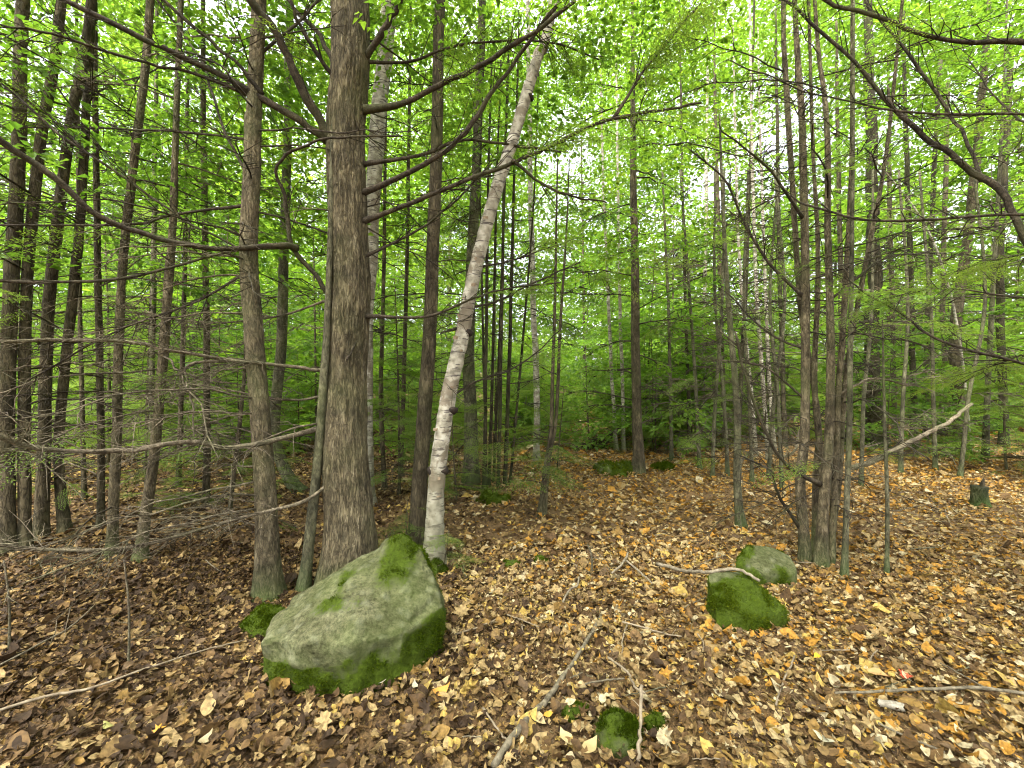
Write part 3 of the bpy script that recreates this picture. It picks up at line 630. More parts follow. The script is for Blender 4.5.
rt = np.random.default_rng(41)
for k, (x0, y0, x1) in enumerate([(700, 470, 690), (712, 480, 722), (728, 476, 715), (752, 484, 744), (768, 478, 785), (782, 490, 770), (860, 486, 872), (900, 474, 908), (935, 470, 930), (960, 478, 985), (672, 462, 668)]):
    Tree('sapling_tree', 'thin twiggy grey sapling in the brush around the multi-stemmed clump', 'tree', [(x0, y0), ((2 * x0 + x1) / 3, 400), (x1, 300), (x1 + rt.normal(0, 8), 170)], [4, 3.5, 3, 2], 'grey', 4.5, 'thin twiggy saplings around the clump', sides=7, n=24).dead(13, .5, 4.2, (.4, 1.3), None, ('dead', 'twig')[k % 2], 8, .006, 1, (0, 2)[k % 3 == 0], HEM, .4)
# --- woods on the right, told apart one by one
GR = 'trunks standing in the shade beyond the clump'
RIGHT = ['slender dark trunk next past the dark knobby trunk', 'slender dark trunk, second past the dark knobby trunk', 'slender brown trunk beside the stout brown leaning trunk', 'stout brown trunk bending away near the thin leaning pale birch', 'dark trunk standing beyond the small mossy stump', 'thin brown trunk just past the dark knobby trunk', 'thin brown trunk seen close past the multi-stemmed clump', 'thin brown trunk beside the crooked mossy green sapling', 'thin dark trunk between the clearing tree and the white birches', 'thin dark stem leaning among the thin white birches', 'thin dark stem between the white birches and the clump']
for k, (pts, wd, mt) in enumerate([([(914, 448), (913, 380), (911, 300), (905, 100)], [8, 7, 7, 5], 'dark'), ([(925, 440), (927, 360), (929, 280), (940, 60)], [7, 7, 6, 5], 'dark'),
                    ([(941, 436), (944, 360), (943, 290), (948, 80)], [7, 6, 6, 5], 'brown'), ([(962, 452), (958, 400), (955, 330), (968, 240), (985, 60)], [15, 14, 13, 11, 8], 'brown'),
                    ([(1004, 446), (1002, 360), (1000, 260), (1010, 60)], [10, 9, 9, 7], 'dark'), ([(895, 440), (893, 350), (890, 200)], [6, 6, 5], 'brown'),
                    ([(845, 446), (842, 350), (838, 150)], [7, 7, 5], 'brown'), ([(724, 448), (722, 350), (716, 150)], [7, 6, 5], 'brown'),
                    ([(690, 452), (688, 380), (684, 250)], [5, 5, 4], 'dark'), ([(738, 456), (741, 380), (748, 230)], [6, 6, 4], 'dark'), ([(786, 450), (782, 360), (778, 180)], [6, 6, 5], 'dark')]):
    Tree('tree', RIGHT[k], 'tree', pts, [q_ * .72 for q_ in wd], mt, 10, GR, sides=10, n=40).dead(12, .5, 5.5, (.6, 1.9), None, ('twig', 'dead')[k % 2], 7, .010, 1, (0, 2)[k % 2], HEMC)

# --- dark woods on the left
LEFT = ['', 'dark trunk beside the stout mossy trunk, its lower companion', 'dark trunk leaning slightly, second in the row from the stout mossy trunk', 'dark curving trunk, last in the dark row from the stout mossy trunk', 'thin brown trunk just behind the straight slim grey trunk', '', 'grey trunk slanting beside the straight slim grey trunk', 'thin brown trunk deep behind the hooked dead twig', 'very thin dark leaning stem just behind the slim conifer', '', 'thin brown trunk between the slanting grey trunk and the slim conifer', 'thin dark stem between the dark trunk row and the slim grey trunk', 'thin brown stem between the upright birch and the leaning birch', 'thin dark trunk beside the half-hidden upright birch', 'thin dark stem largely hidden by the thick conifer', 'thin grey trunk just behind the slanting grey trunk']
GL = 'trunks crowding the dark wood beside the tangle of dead twigs'
for k, (pts, wd, mt, lab) in enumerate([
    ([(6, 556), (8, 430), (12, 300), (18, 150), (22, 0)], [19, 17, 16, 15, 14], 'dark', 'stout dark mossy trunk with flared foot joined to a lower companion'),
    ([(26, 552), (24, 430), (26, 300), (40, 150), (62, 0)], [14, 13, 12, 12, 11], 'dark', None),
    ([(39, 540), (45, 436), (47, 358), (51, 280), (70, 130), (92, 0)], [16, 14, 13, 13, 12, 11], 'dark', None),
    ([(66, 536), (59, 456), (64, 374), (74, 280), (84, 160)], [14, 11, 11, 11, 10], 'dark', None),
    ([(101, 528), (101, 440), (98, 300), (96, 150)], [9, 8, 8, 7], 'brown', None),
    ([(111, 558), (117, 417), (122, 280), (135, 150), (150, 0)], [13, 11, 10, 10, 9], 'slim', 'straight slim grey trunk rising through the long curved bare limb'),
    ([(139, 560), (146, 514), (160, 397), (168, 280), (175, 160)], [16, 13, 12, 11, 8], 'slim', None),
    ([(207, 506), (207, 420), (206, 320), (204, 150)], [9, 8, 8, 7], 'brown', None),
    ([(228, 516), (240, 420), (246, 340), (250, 200)], [5, 5, 4, 4], 'dark', None),
    ([(308, 492), (289, 478), (274, 436), (278, 380), (281, 340), (286, 200), (290, 0)], [15, 15, 15, 14, 14, 12, 10], 'grey', 'crooked grey trunk bent sharply near its foot behind the slim conifer'),
    ([(178, 488), (182, 380), (186, 200)], [7, 6, 5], 'brown', None), ([(84, 500), (82, 400), (79, 250)], [6, 5, 5], 'dark', None),
    ([(400, 478), (404, 380), (408, 200)], [6, 6, 5], 'brown', None), ([(385, 490), (381, 400), (384, 250)], [7, 6, 5], 'dark', None),
    ([(330, 470), (334, 400), (336, 250)], [7, 6, 5], 'dark', None), ([(150, 482), (152, 380), (155, 200)], [7, 7, 6], 'grey', None)]):
    t_ = Tree('tree', lab or LEFT[k], 'tree', pts, [q_ * .70 for q_ in wd], 'brown' if mt == 'dark' else mt, 8.5, GL, sides=16, n=70, flare=.5, ridge=furrow(.004, 5, 6, 80 + k))
    t_.dead(13 if k in (0, 1, 2, 3, 5, 6) else 7, .4, 4.5, (.6, 1.7), None, ('dead', 'twig')[k % 2], 9, .008, 1, 2 if k % 3 == 0 else 0, HEM)
    if k in (2, 5, 7, 9, 12): t_.crown(('under_a', 'under_c')[k % 2], 1.2 + .1 * k, .75, k * 1.3)

# --- conifer just outside the frame whose limbs reach in
XR = 3.45; TR = Tree('conifer_tree', 'conifer whose long curved bare limbs sweep in over the leaning pale birch', 'tree', [(1096, 640), (1096, 380), (1100, 0)], [46, 38, 34], 'conifer', 9, D=2.6, sides=40, n=120, ridge=furrow(.008, 7, 4, 91))
for pts, d1, w0, w1, fol in [
    ([(1090, 330), (1050, 270), (1024, 232), (1005, 199), (974, 172), (931, 141), (888, 102), (853, 63), (798, 12), (775, -10)], .8, 15, 4, 0),
    ([(1092, 50), (1021, 43), (943, 37), (880, 20), (826, 0), (800, -12)], .4, 9, 5, 4), ([(1092, 215), (1005, 215), (880, 219), (822, 211), (790, 195)], .6, 6, 3, 0),
    ([(1092, 392), (1024, 364), (943, 340), (900, 315), (849, 280)], .6, 6, 3, 4), ([(1092, 122), (1024, 115), (919, 111), (853, 104), (790, 85), (730, 60)], .9, 5, 2, 0),
    ([(1092, 300), (1024, 298), (950, 287), (880, 300)], .4, 4, 2, 7), ([(982, 180), (970, 150), (958, 125), (927, 78), (880, 23), (860, -10)], 1.0, 6, 4, 0),
    ([(1092, 150), (1040, 130), (1000, 100), (965, 60)], .9, 5, 2, 9), ([(1092, 260), (1050, 250), (1000, 258), (960, 270)], 1.0, 4, 2, 10), ([(1092, 340), (1040, 350), (1000, 362), (965, 380)], 1.2, 4, 2, 10)]:
    TR.limb(pts, 2.6 if pts[0][0] > 1000 else 2.95, 2.6 + d1, w0 * .72, w1 * .8, 'twig', 7, .34, 1, fol)
TR.crown('hem_b', 5.2, .6, .5)

# ------------------------------------------------------------------ the wood beyond: copies of the kinds above
r = np.random.default_rng(2024)
KIND = {'shrub': ('leafy_shrub', '', 'leafy shrubs under the trees'),
    'tall_a': ('broadleaf_tree', 'tall broadleaf tree with airy bright green crown deep in the wood', 'tall broadleaf trees in the wood beyond'),
    'under_a': ('understory_tree', 'slight understory tree with layered bright green leaves beyond the clearing', 'understory trees with layered leaves'),
    'hem_a': ('hemlock_tree', 'hemlock with drooping feathery dark green sprays in the deeper wood', 'hemlocks in the deeper wood'),
    'hem_c': ('hemlock_tree', 'young hemlock with soft feathery sprays down to the ground', 'young hemlocks under the tall trees')}
ZONE = [(120, 'behind the stout dark trunks'), (235, 'behind the tangle of dead twigs'), (330, 'behind the slim conifer'), (460, 'behind the thick conifer and the birches'), (560, 'behind the thin stem cluster'),
        (625, 'behind the fallen mossy log'), (690, 'behind the lone clearing tree'), (780, 'behind the thin white birches'), (865, 'behind the multi-stemmed clump'), (960, 'behind the shaded slender trunks'), (9999, 'behind the small mossy stump')]
DESC = {'tall_a': 'tall grey-stemmed broadleaf tree with airy green crown', 'tall_b': 'tall brown-stemmed broadleaf tree with leafy crown', 'tall_c': 'very tall high-crowned broadleaf tree',
        'under_a': 'slight grey-stemmed understory tree with layered leaves', 'under_b': 'small brown-stemmed understory tree with large leaves', 'under_c': 'slim tall understory tree with tiers of bright leaves',
        'hem_a': 'tall hemlock with drooping feathery sprays', 'hem_b': 'bushy dark hemlock with bare lower twigs', 'hem_c': 'young hemlock with sprays down to the ground', 'shrub': 'low bright leafy shrub'}
def clear(x, y, low=False):
    px = CX + x / y * F
    if low and y > 5.4 and px < 470: return True
    if y < 6.3: return False
    if y < 9.3 and 500 < px < 760: return False
    if y < (9.8 if low else 8) and 760 < px < 1040: return False
    return True
spots = []
def place(n, ymin, ymax, keys, kind, sep, smin, smax, xlim=1.2):
    got = 0; tries = 0
    while got < n and tries < 9000:
        tries += 1; y = math.sqrt(r.uniform(ymin ** 2, ymax ** 2)); x = r.uniform(-1, 1) * (xlim * y + .8)
        if not clear(x, y, kind in ('shrub', 'hem_c')) or any((x - a) ** 2 + (y - b) ** 2 < sep * sep for a, b, k in spots if k == kind): continue
        spots.append((x, y, kind)); got += 1; nm, lab, grp = KIND[kind]; key = keys[got % len(keys)]; lab = DESC[key] + ' ' + [q for e_, q in ZONE if CX + x / y * F < e_][0]
        proto_tree(key, x, y, r.uniform(0, 6.28), r.uniform(smin, smax), nm, lab, 'shrub' if key == 'shrub' else 'tree', grp)
place(8, 18, 30, ['tall_a', 'tall_b', 'tall_c'], 'tall_a', 3.2, .8, 1.15)
place(40, 7.8, 24, ['under_a', 'under_b', 'under_b', 'under_c'], 'under_a', 1.4, .8, 1.2)
place(4, 12, 22, ['hem_a', 'hem_b'], 'hem_a', 2.6, .8, 1.1)
place(40, 5.4, 14, ['hem_c'], 'hem_c', .9, .4, .95)
place(48, 8.6, 17, ['shrub'], 'shrub', .8, .55, 1.05)
# the same wood behind the camera, unseen trees added to shade the foreground
for k, (x, y, key, s_) in enumerate([(.8, -3.0, 'tall_b', .95), (4.2, -1.5, 'tall_a', .85), (-3.4, -2.2, 'tall_c', .85), (2.5, -6.5, 'tall_a', .9), (-4.5, -5.5, 'tall_b', 1.0), (9, 1.8, 'tall_a', .9), (-9, -2, 'hem_a', 1.0), (-6, -13, 'tall_c', 1.0)]):
    proto_tree(key, x, y, k * 1.7, s_, 'broadleaf_tree' if key[0] == 't' else 'hemlock_tree', DESC[key] + ' added out of view to shade the foreground', 'tree', 'unseen trees added to shade the foreground')

# low seedlings close by
for px, py, key, s, lab in [(412, 560, 'hem_e', .75, 'feathery hemlock seedling at the foot of the leaning birch'), (445, 575, 'hem_e', .55, 'tiny hemlock seedling beside the mossy foot of the leaning birch'),
                            (150, 505, 'hem_d', .8, 'small bushy hemlock in the shade behind the dead twigs'), (200, 508, 'hem_d', .7, 'small hemlock seedling in the shade behind the slim conifer'),
                            (456, 500, 'hem_d', .8, 'soft young hemlock growing beside the thin stem cluster'), (560, 470, 'hem_d', .9, 'feathery young hemlock past the two thin twin stems'),
                            (590, 452, 'hem_d', 1.2, 'spreading young hemlock by the fallen mossy log'), (695, 448, 'hem_d', 1.3, 'bright young hemlock behind the lone clearing tree'),
                            (652, 446, 'sap_a', 1.0, 'leafy bright sapling behind the lone clearing tree'), (930, 455, 'hem_d', 1.1, 'young hemlock in front of the shaded trunks'), (1010, 470, 'hem_d', 1.2, 'young hemlock beyond the mossy stump'),
                            (900, 462, 'hem_d', .9, 'low young hemlock beneath the leaning dead branch'), (20, 500, 'hem_d', 1.2, 'young hemlock between the stout dark trunks'), (270, 500, 'hem_d', .8, 'young hemlock behind the crooked grey trunk')]:
    p = gp(px, py); proto_tree(key, p[0], p[1], px * .7, s, 'hemlock_seedling' if key != 'sap_a' else 'leafy_sapling', lab, 'seedling')

# the far wood, one mass
mb = MB(); n = 24000; a = r.uniform(-1.02, 1.02, n); d = np.sqrt(r.uniform(29 ** 2, 46 ** 2, n)); x, y = np.sin(a) * d, np.cos(a) * d
z = H(x, y) + 30 * r.random(n) ** 1.2
# the far crowns leave gaps of open sky, widest where the wood thins out beyond the slim conifer
gap = vnoise(np.stack([a * 7, z * .22, a * 0], 1), 5) + .5 * vnoise(np.stack([a * 19, z * .6, a * 0], 1), 6) + .85 * np.exp(-((a + .62) / .24) ** 2) + .5 * np.exp(-((a - .34) / .08) ** 2)
keep = (gap < .42) | (z < 8.5 + 3 * r.random(n)); x, y, z, n = x[keep], y[keep], z[keep], int(keep.sum())
a2 = r.uniform(0, 6.28, n)
scatter(mb, BROADBIG, np.stack([x, y, z], 1), np.stack([np.cos(a2), np.sin(a2), r.normal(0, .3, n)], 1), up(r, n, .5), r.uniform(2.0, 4.2, n), r)
tag(mb.build('far_woodland', M['broad'], None, False), 'hazy green mass of leaves far back in the wood', 'woodland', kind='stuff')

# ------------------------------------------------------------------ rocks
def make_rock(name, label, cat, pts, vox, amp, mossf, blades, seed, grooves=(), blade=(.008, .021)):
    base = np.mean(pts, 0); base[2] = pts[:, 2].min() + .1
    bm = bmesh.new()
    for p in pts - base: bm.verts.new(p)
    bmesh.ops.convex_hull(bm, input=bm.verts[:]); bmesh.ops.delete(bm, geom=[v for v in bm.verts if not v.link_faces], context='VERTS')
    me = bpy.data.meshes.new('tmp'); bm.to_mesh(me); bm.free(); o = bpy.data.objects.new('tmp', me); COL.objects.link(o)
    md = o.modifiers.new('r', 'REMESH'); md.mode = 'VOXEL'; md.voxel_size = vox
    ms = o.modifiers.new('s', 'SMOOTH'); ms.iterations = 7; ms.factor = .5
    dg = bpy.context.evaluated_depsgraph_get(); dg.update(); m2 = bpy.data.meshes.new_from_object(o.evaluated_get(dg))
    bpy.data.objects.remove(o); bpy.data.meshes.remove(me); m2.name = name
    n = len(m2.vertices); V = np.empty(n * 3, np.float32); m2.vertices.foreach_get('co', V); V = V.reshape(-1, 3).astype(float)
    Nn = np.empty(n * 3, np.float32); m2.vertices.foreach_get('normal', Nn); Nn = Nn.reshape(-1, 3)
    dd = amp * (.9 * vnoise(V * 4, seed) + .5 * (1 - 2 * np.abs(vnoise(V * 9, seed + 1))) + .35 * fbm(V * 22, 3, seed + 2))
    for (A, B, wd, dp) in grooves:
        A, B = np.asarray(A) - base, np.asarray(B) - base; AB = B - A; tt = np.clip(((V - A) @ AB) / (AB @ AB), 0, 1)
        ds = np.linalg.norm(V - A - tt[:, None] * AB, axis=1); dd -= dp * np.exp(-(ds / wd) ** 2)
    V = V + Nn * dd[:, None]; m2.vertices.foreach_set('co', V.astype(np.float32).ravel())
    ms_ = np.clip(mossf(V + base, Nn) + .42 * fbm(V * 5, 4, seed + 5), 0, 1)
    at = m2.attributes.new('moss', 'FLOAT', 'POINT'); at.data.foreach_set('value', ms_.astype(np.float32))
    m2.polygons.foreach_set('use_smooth', np.ones(len(m2.polygons), bool)); m2.update(); m2.materials.clear(); m2.materials.append(M['stone'])
    ob = tag(link(name, m2, None, base), label, cat)
    if blades:
        rr = np.random.default_rng(seed); ix = np.where(ms_ > .56)[0]
        if len(ix):
            wt = np.clip(.15 + vnoise(V[ix] * 16, seed + 9), .03, 1); pk = rr.choice(ix, blades, p=wt / wt.sum()); p = V[pk] + rr.normal(0, vox * .45, (blades, 3)); p -= Nn[pk] * .002
            d = nrm(Nn[pk] + rr.normal(0, .55, (blades, 3)) + [0, 0, .25]); s = nrm(np.cross(d, rr.normal(0, 1, (blades, 3)))); L = rr.uniform(*blade, blades)[:, None]
            tri = np.stack([p - s * L * .16, p + s * L * .16, p + d * L], 1); mbm = MB(); mbm.add(tri.reshape(-1, 3), None, np.arange(blades * 3).reshape(-1, 3))
            tag(mbm.build('moss', M['moss'], ob, False), kind='stuff')
    return ob

def hullpx(top, back=None, sink=.12, extra=None):
    P = [W(*p) for p in top]; Q = list(P)
    for p in P: Q.append(np.array([p[0], p[1], h1(p[0], p[1]) - sink]))
    if extra is not None: Q += [np.array(e) for e in extra]
    return np.array(Q)

bp = [(259, 684, 2.26), (300, 684, 2.16), (350, 688, 2.13), (402, 670, 2.28), (434, 650, 2.42),
      (262, 642, 2.24), (300, 640, 2.14), (350, 645, 2.10), (402, 633, 2.22), (441, 606, 2.44),
      (268, 621, 2.40), (292, 598, 2.52), (332, 581, 2.62), (372, 552, 2.66), (388, 538, 2.70), (402, 535, 2.72), (418, 549, 2.68), (433, 574, 2.58), (442, 606, 2.52),
      (300, 600, 2.85), (345, 577, 2.95), (395, 545, 2.92), (428, 570, 2.85)]
def bmoss(P, N):
    px = CX + P[:, 0] / P[:, 1] * F; py = CY - (P[:, 2] - CAMZ) / P[:, 1] * F
    nn = vnoise(P * 5, 61) + .6 * vnoise(P * 13, 62); low = np.clip((.24 + .09 * nn - P[:, 2]) / .07, 0, 1) * np.clip((.5 - N[:, 2]) / .3, 0, 1) * np.clip((P[:, 0] + 1.20) / .10 + 1.5 * (P[:, 2] < .1), .0, 1)
    x, z = P[:, 0], P[:, 2]
    top = np.exp(-((x + .68) / .16) ** 2 - ((z - .50) / .16) ** 2) * .60
    crease = np.exp(-((x + .95) / .06) ** 2 - ((z - .40) / .06) ** 2) * .55
    foot = np.clip((.12 - z) / .08, 0, 1) * .5
    edge = np.clip((N[:, 0] - .55) / .3, 0, 1) * .5
    return .02 + .62 * low + top + crease + foot + edge
make_rock('boulder', 'large pale grey-green boulder with mossy underside and peak below the thick conifer', 'boulder', hullpx(bp), .012, .022, bmoss, 26000, 3,
          [(W(402, 598, 2.52), W(428, 578, 2.55), .022, .025), (W(412, 622, 2.30), W(436, 598, 2.45), .02, .025), (W(335, 625, 2.25), W(352, 585, 2.6), .014, .016), (W(310, 648, 2.1), W(420, 622, 2.25), .016, .018)])
allm = lambda k: (lambda P, N: np.full(len(P), k))
make_rock('mossy_rock', 'wedge-shaped rock covered in bright green moss with a stick on top', 'rock',
          hullpx([(707, 573, 2.85), (735, 570, 2.95), (752, 580, 2.85), (788, 612, 2.75), (714, 600, 2.72), (716, 626, 2.66), (760, 618, 2.66), (775, 600, 2.8), (712, 580, 3.05), (760, 590, 3.05)]),
          .011, .012, lambda P, N: .85 - .9 * np.clip((P[:, 2] - .20) / .06, 0, 1) * np.clip((N[:, 2] - .2) / .3, 0, 1), 15000, 13)
make_rock('low_rock', 'low rounded grey-green rock with mossy edge behind the wedge-shaped mossy rock', 'rock',
          hullpx([(736, 562, 3.35), (748, 545, 3.5), (770, 547, 3.55), (790, 556, 3.5), (798, 568, 3.4), (740, 575, 3.3), (795, 574, 3.3), (750, 552, 3.75), (785, 556, 3.75)]),
          .012, .012, lambda P, N: .35 + .5 * np.clip((1.93 - P[:, 0]) / .12, 0, 1), 5000, 23)
make_rock('moss_hummock', 'dark green mossy hummock tucked beside the large pale boulder', 'rock',
          hullpx([(240, 626, 2.75), (262, 606, 2.85), (285, 607, 2.85), (250, 634, 2.65), (285, 625, 2.65), (262, 608, 3.0)]), .011, .008, allm(1.1), 9000, 33)
def mk_small(px, py, D, w_, h_, seed, label, vox=.012, blades=4000, k=.82, nm='moss_hummock', blade=(.008, .02)):
    x = (px - CX) / F * D; z = h1(x, D); rr = np.random.default_rng(seed); P = []
    for a in np.linspace(0, 6.28, 9)[:-1]:
        P.append((x + w_ / 2 * math.cos(a) * rr.uniform(.8, 1.1), D + w_ * .4 * math.sin(a) * rr.uniform(.8, 1.1), z - .1))
        P.append((x + w_ / 2.3 * math.cos(a) * rr.uniform(.8, 1.1), D + w_ * .33 * math.sin(a), z + h_ * rr.uniform(.2, .5)))
    P += [(x - w_ * .12, D, z + h_), (x + w_ * .1, D + .02, z + h_ * .95)]
    return make_rock(nm, label, 'moss', np.array(P), vox, .17 * w_, allm(k), blades, seed, (), blade)
def mk_px(px, py, *a, **k): return mk_small(px, py, gp(px, py)[1], *a, **k)
mk_px(617, 740, .20, .09, 41, 'dark green moss cushion with sticks lying across it', .009, 9000)
mk_px(655, 730, .13, .10, 42, 'small moss cushion beside an upright stick on the litter', .009, 6000)
mk_px(578, 716, .14, .035, 43, 'thin moss patch beside the long birch-barked stick', .009, 3500)
mk_px(436, 574, .18, .12, 44, 'moss cushion hugging the foot of the leaning birch', .011, 5000)
mk_px(618, 473, .70, .18, 45, 'broad green moss mound beside the lone clearing tree', .03, 7000, blade=(.02, .04))
mk_px(662, 470, .45, .15, 46, 'small dark moss mound beyond the lone clearing tree', .03, 5000, blade=(.02, .04))
mk_px(540, 562, .14, .05, 47, 'small flat moss patch out on the leafy path', .011, 2500)
mk_px(510, 566, .16, .04, 48, 'flat dull moss patch among leaves near the boulder', .011, 2500)
mk_px(493, 502, .45, .13, 49, 'dark mossy mound at the foot of the thin stem cluster', .025, 5000, blade=(.015, .03))
mk_px(268, 600, .20, .07, 50, 'moss collar around the foot of the slim conifer', .011, 5000)

for x0, y0, x1, y1, lb in [(128, 668, 124, 560, 'thin bare upright twig rooted in brown litter before the dead branches'), (9, 655, 4, 560, 'thin bare upright twig near the stout mossy trunk'), (590, 575, 588, 545, 'tiny bare seedling on the leafy path')]:
    Tree('bare_seedling', lb, 'seedling', [(x0, y0), ((x0 + x1) / 2 + 3, (y0 + y1) / 2), (x1, y1)], [2.4, 2, 1.4], 'dead', 0, sides=6, n=12).dead(2, .1, .3, (.06, .15), None, 'dead', 4, .002)
# stump
p = gp(980, 506); mb = MB(); zz = np.linspace(-.05, .24, 8)
tube(mb, np.stack([p[0] + 0 * zz, p[1] + .01 * np.sin(9 * zz), p[2] + zz], 1), .075 + .05 * np.exp(-(zz + .05) * 14), 18, True, furrow(.012, 4, 6, 5))
o = tag(mb.build('tree_stump', M['dark'], None, True, p), 'small dark mossy tree stump on open leaf litter', 'stump'); o.location = p
mb = MB(); tube(mb, [p - p + [.02, 0, .2], [.03, 0, .26], [.035, -.01, .34]], [.035, .025, .008], 7); mb.build('splinter', M['brown'], o)

# ------------------------------------------------------------------ fallen wood
def stick(name, label, pts, w0, w1, mat, lift=0.012, tw=0, cat='stick', seed=1, ln=.15, zs=None, group=None):
    G = []
    for i, p_ in enumerate(pts):
        g = gp(p_[0], p_[1]); D_ = g[1]; dz = lift + .018 + (zs[i] if zs else 0)
        G.append([g[0], g[1], g[2] + dz])
    G = np.array(G); Q = smooth(G, 5 * len(G)); rr = np.random.default_rng(seed); Q[1:-1] += rr.normal(0, .002, (len(Q) - 2, 3)) * [1, 1, .4]
    rd = np.linspace(w0 / 2 * G[0, 1] / F, w1 / 2 * G[-1, 1] / F, len(Q)) * (1 + .12 * vnoise(np.stack([np.arange(len(Q)) * .45 + seed, np.zeros(len(Q)), np.zeros(len(Q))], 1), 3)) * .52
    mb = MB(); tube(mb, Q, rd, 9)
    if tw: twigs(mb, Q, rr, tw, ln, float(rd.mean()) * .4, 1, .15, 4)
    o = tag(mb.build(name, M[mat], None, True, G[0]), label, cat, group); o.location = G[0]; return o
# leaning dead branch and fallen log
def spacewood(name, label, cat, pts, w0, w1, mat, tw, seed, ln=.4, sides=9):
    P = smooth(np.array([W(*p_) for p_ in pts]), 6 * len(pts)); rr = np.random.default_rng(seed); P[1:-1] += rr.normal(0, .008 if tw else .003, (len(P) - 2, 3))
    mb = MB(); tube(mb, P, np.linspace(w0 / 2 * pts[0][2] / F, w1 / 2 * pts[-1][2] / F, len(P)), sides); twigs(mb, P, rr, tw, ln, .006, 1, .5)
    o = tag(mb.build(name, M[mat], None, True, P[0]), label, cat); o.location = P[0]; return o
stick('fallen_branch', 'long mottled birch-barked branch lying on the litter toward the mossy cushions', [(494, 775), (515, 742), (545, 708), (562, 685), (582, 655), (601, 621)], 15, 6, 'birchstick', .016, 2, 'branch')
stick('fallen_stick', 'forked white stick lying on the leafy path', [(612, 581), (622, 572), (628, 560)], 4, 4, 'palestick', .045)
stick('fallen_stick', 'pale straight stick beside the forked white stick', [(626, 568), (640, 580), (652, 592)], 4, 3, 'palestick', .045)
stick('fallen_stick', 'short crooked whitish stick on the open leafy path', [(563, 611), (570, 598), (577, 594), (579, 585)], 4, 3, 'palestick', .045)
spacewood('fallen_stick', 'whitish stick whose end lies over the wedge-shaped mossy rock', 'stick', [(657, 564, 3.55), (682, 570, 3.3), (706, 572, 2.98), (735, 569, 2.9), (760, 581, 2.8)], 3.5, 2.8, 'palestick', 0, 31)
stick('fallen_stick', 'grey stick propped upright against the small moss cushions', [(638, 770), (640, 740), (642, 716)], 7, 6, 'stick', .02, 2, 'stick', 3, .1, [0, .03, .10])
stick('fallen_stick', 'thin curved twig crossing the dark moss cushion', [(608, 670), (628, 686), (634, 700), (645, 708)], 4, 4, 'stick', .05, 3)
stick('fallen_stick', 'thin pale stick arching from the thin moss patch', [(585, 696), (605, 692), (624, 690)], 3, 3, 'birchstick', .04)
stick('fallen_stick', 'forked grey branch with fine twigs lying mid path', [(622, 628), (645, 634), (665, 640), (682, 643)], 4, 2, 'stick', .02, 8)
stick('fallen_stick', 'thin twig bent downhill from the forked grey branch', [(627, 631), (623, 645), (622, 660)], 3, 2, 'stick', .02)
stick('fallen_stick', 'long pale stick with faint fork lying beside the white bark scrap', [(835, 704), (870, 703), (920, 700), (980, 699), (1035, 706)], 4, 7, 'birchstick', .035, 0)
stick('fallen_stick', 'thin pale side fork touching the long pale stick', [(985, 698), (965, 686), (940, 672)], 3, 2, 'birchstick', .03)
stick('fallen_stick', 'long bare grey branch sprawled over brown litter below the dead twigs', [(-20, 728), (40, 708), (90, 698), (140, 680), (200, 660), (245, 648)], 6, 2, 'stick', .03, 4)
stick('fallen_stick', 'pale thin switch lying across brown litter near the stout trunks', [(-10, 680), (30, 658), (70, 635), (95, 612)], 4, 2, 'birchstick', .03)
stick('fallen_stick', 'broken brown stick lying under the multi-stemmed clump', [(776, 712), (783, 690), (795, 660)], 4, 3, 'stick', .015)
stick('fallen_stick', 'small dark twig beside the long birch-barked branch', [(483, 715), (500, 740), (512, 752)], 4, 3, 'stick', .015)
stick('fallen_stick', 'white birch twig half under leaves below the bark scrap', [(878, 732), (905, 745), (945, 762)], 4, 4, 'birchstick', .02)
stick('fallen_stick', 'short pale twig on the litter past the two rocks', [(610, 576), (585, 572), (560, 560)], 2, 2, 'stick', .01)
stick('fallen_stick', 'thin stick lying between the boulder and the leafy path', [(455, 640), (480, 632), (500, 622)], 3, 2, 'stick', .015)
rs = np.random.default_rng(5)
for k in range(26):
    x, y = rs.uniform(20, 1010), 770 - 240 * rs.random() ** .8
    a = rs.uniform(0, 6.28); l = rs.uniform(15, 45)
    stick('twig', 'short thin bare twig lying loose on the leaf litter', [(x, y), (x + l * .5 * math.cos(a) + rs.normal(0, 2), y + l * .25 * math.sin(a)), (x + l * math.cos(a), min(y + l * .5 * math.sin(a), 790))], 2.6, 1.6, ('stick', 'birchstick', 'dead')[k % 3], .02, 0, 'twig', k, group='loose twigs on the litter')
spacewood('dead_branch', 'bare pale dead branch leaning up from the leaf litter behind the clump', 'branch', [(851, 468, 7.0), (880, 458, 7.0), (915, 440, 7.0), (945, 424, 7.1), (972, 404, 7.2)], 6, 3, 'dead', 3, 3)
lg = spacewood('fallen_log', 'dark fallen log with moss on its humped end beyond the clearing', 'log', [(562, 460, 9.5), (580, 450, 9.5), (596, 442, 9.6), (612, 436, 9.8), (640, 402, 10.2), (700, 378, 10.6)], 13, 3, 'dark', 3, 4)
spacewood('dead_brush', 'tangle of brown dead twigs on a collapsed branch beyond the clearing', 'brush', [(640, 420, 10), (670, 392, 10), (700, 382, 10.1), (730, 400, 10.2)], 5, 2, 'brown', 45, 6, 1.1)
spacewood('dead_brush', 'low heap of brown twigs behind the fallen mossy log', 'brush', [(585, 452, 10), (610, 446, 10), (640, 450, 10.1), (660, 452, 10.2)], 4, 2, 'brown', 45, 7, .8)
spacewood('dead_brush', 'grey leafless brush between the white birches', 'brush', [(735, 470, 7.5), (755, 450, 7.6), (790, 455, 7.6), (800, 430, 7.8)], 3, 2, 'dead', 50, 8, 1.0)

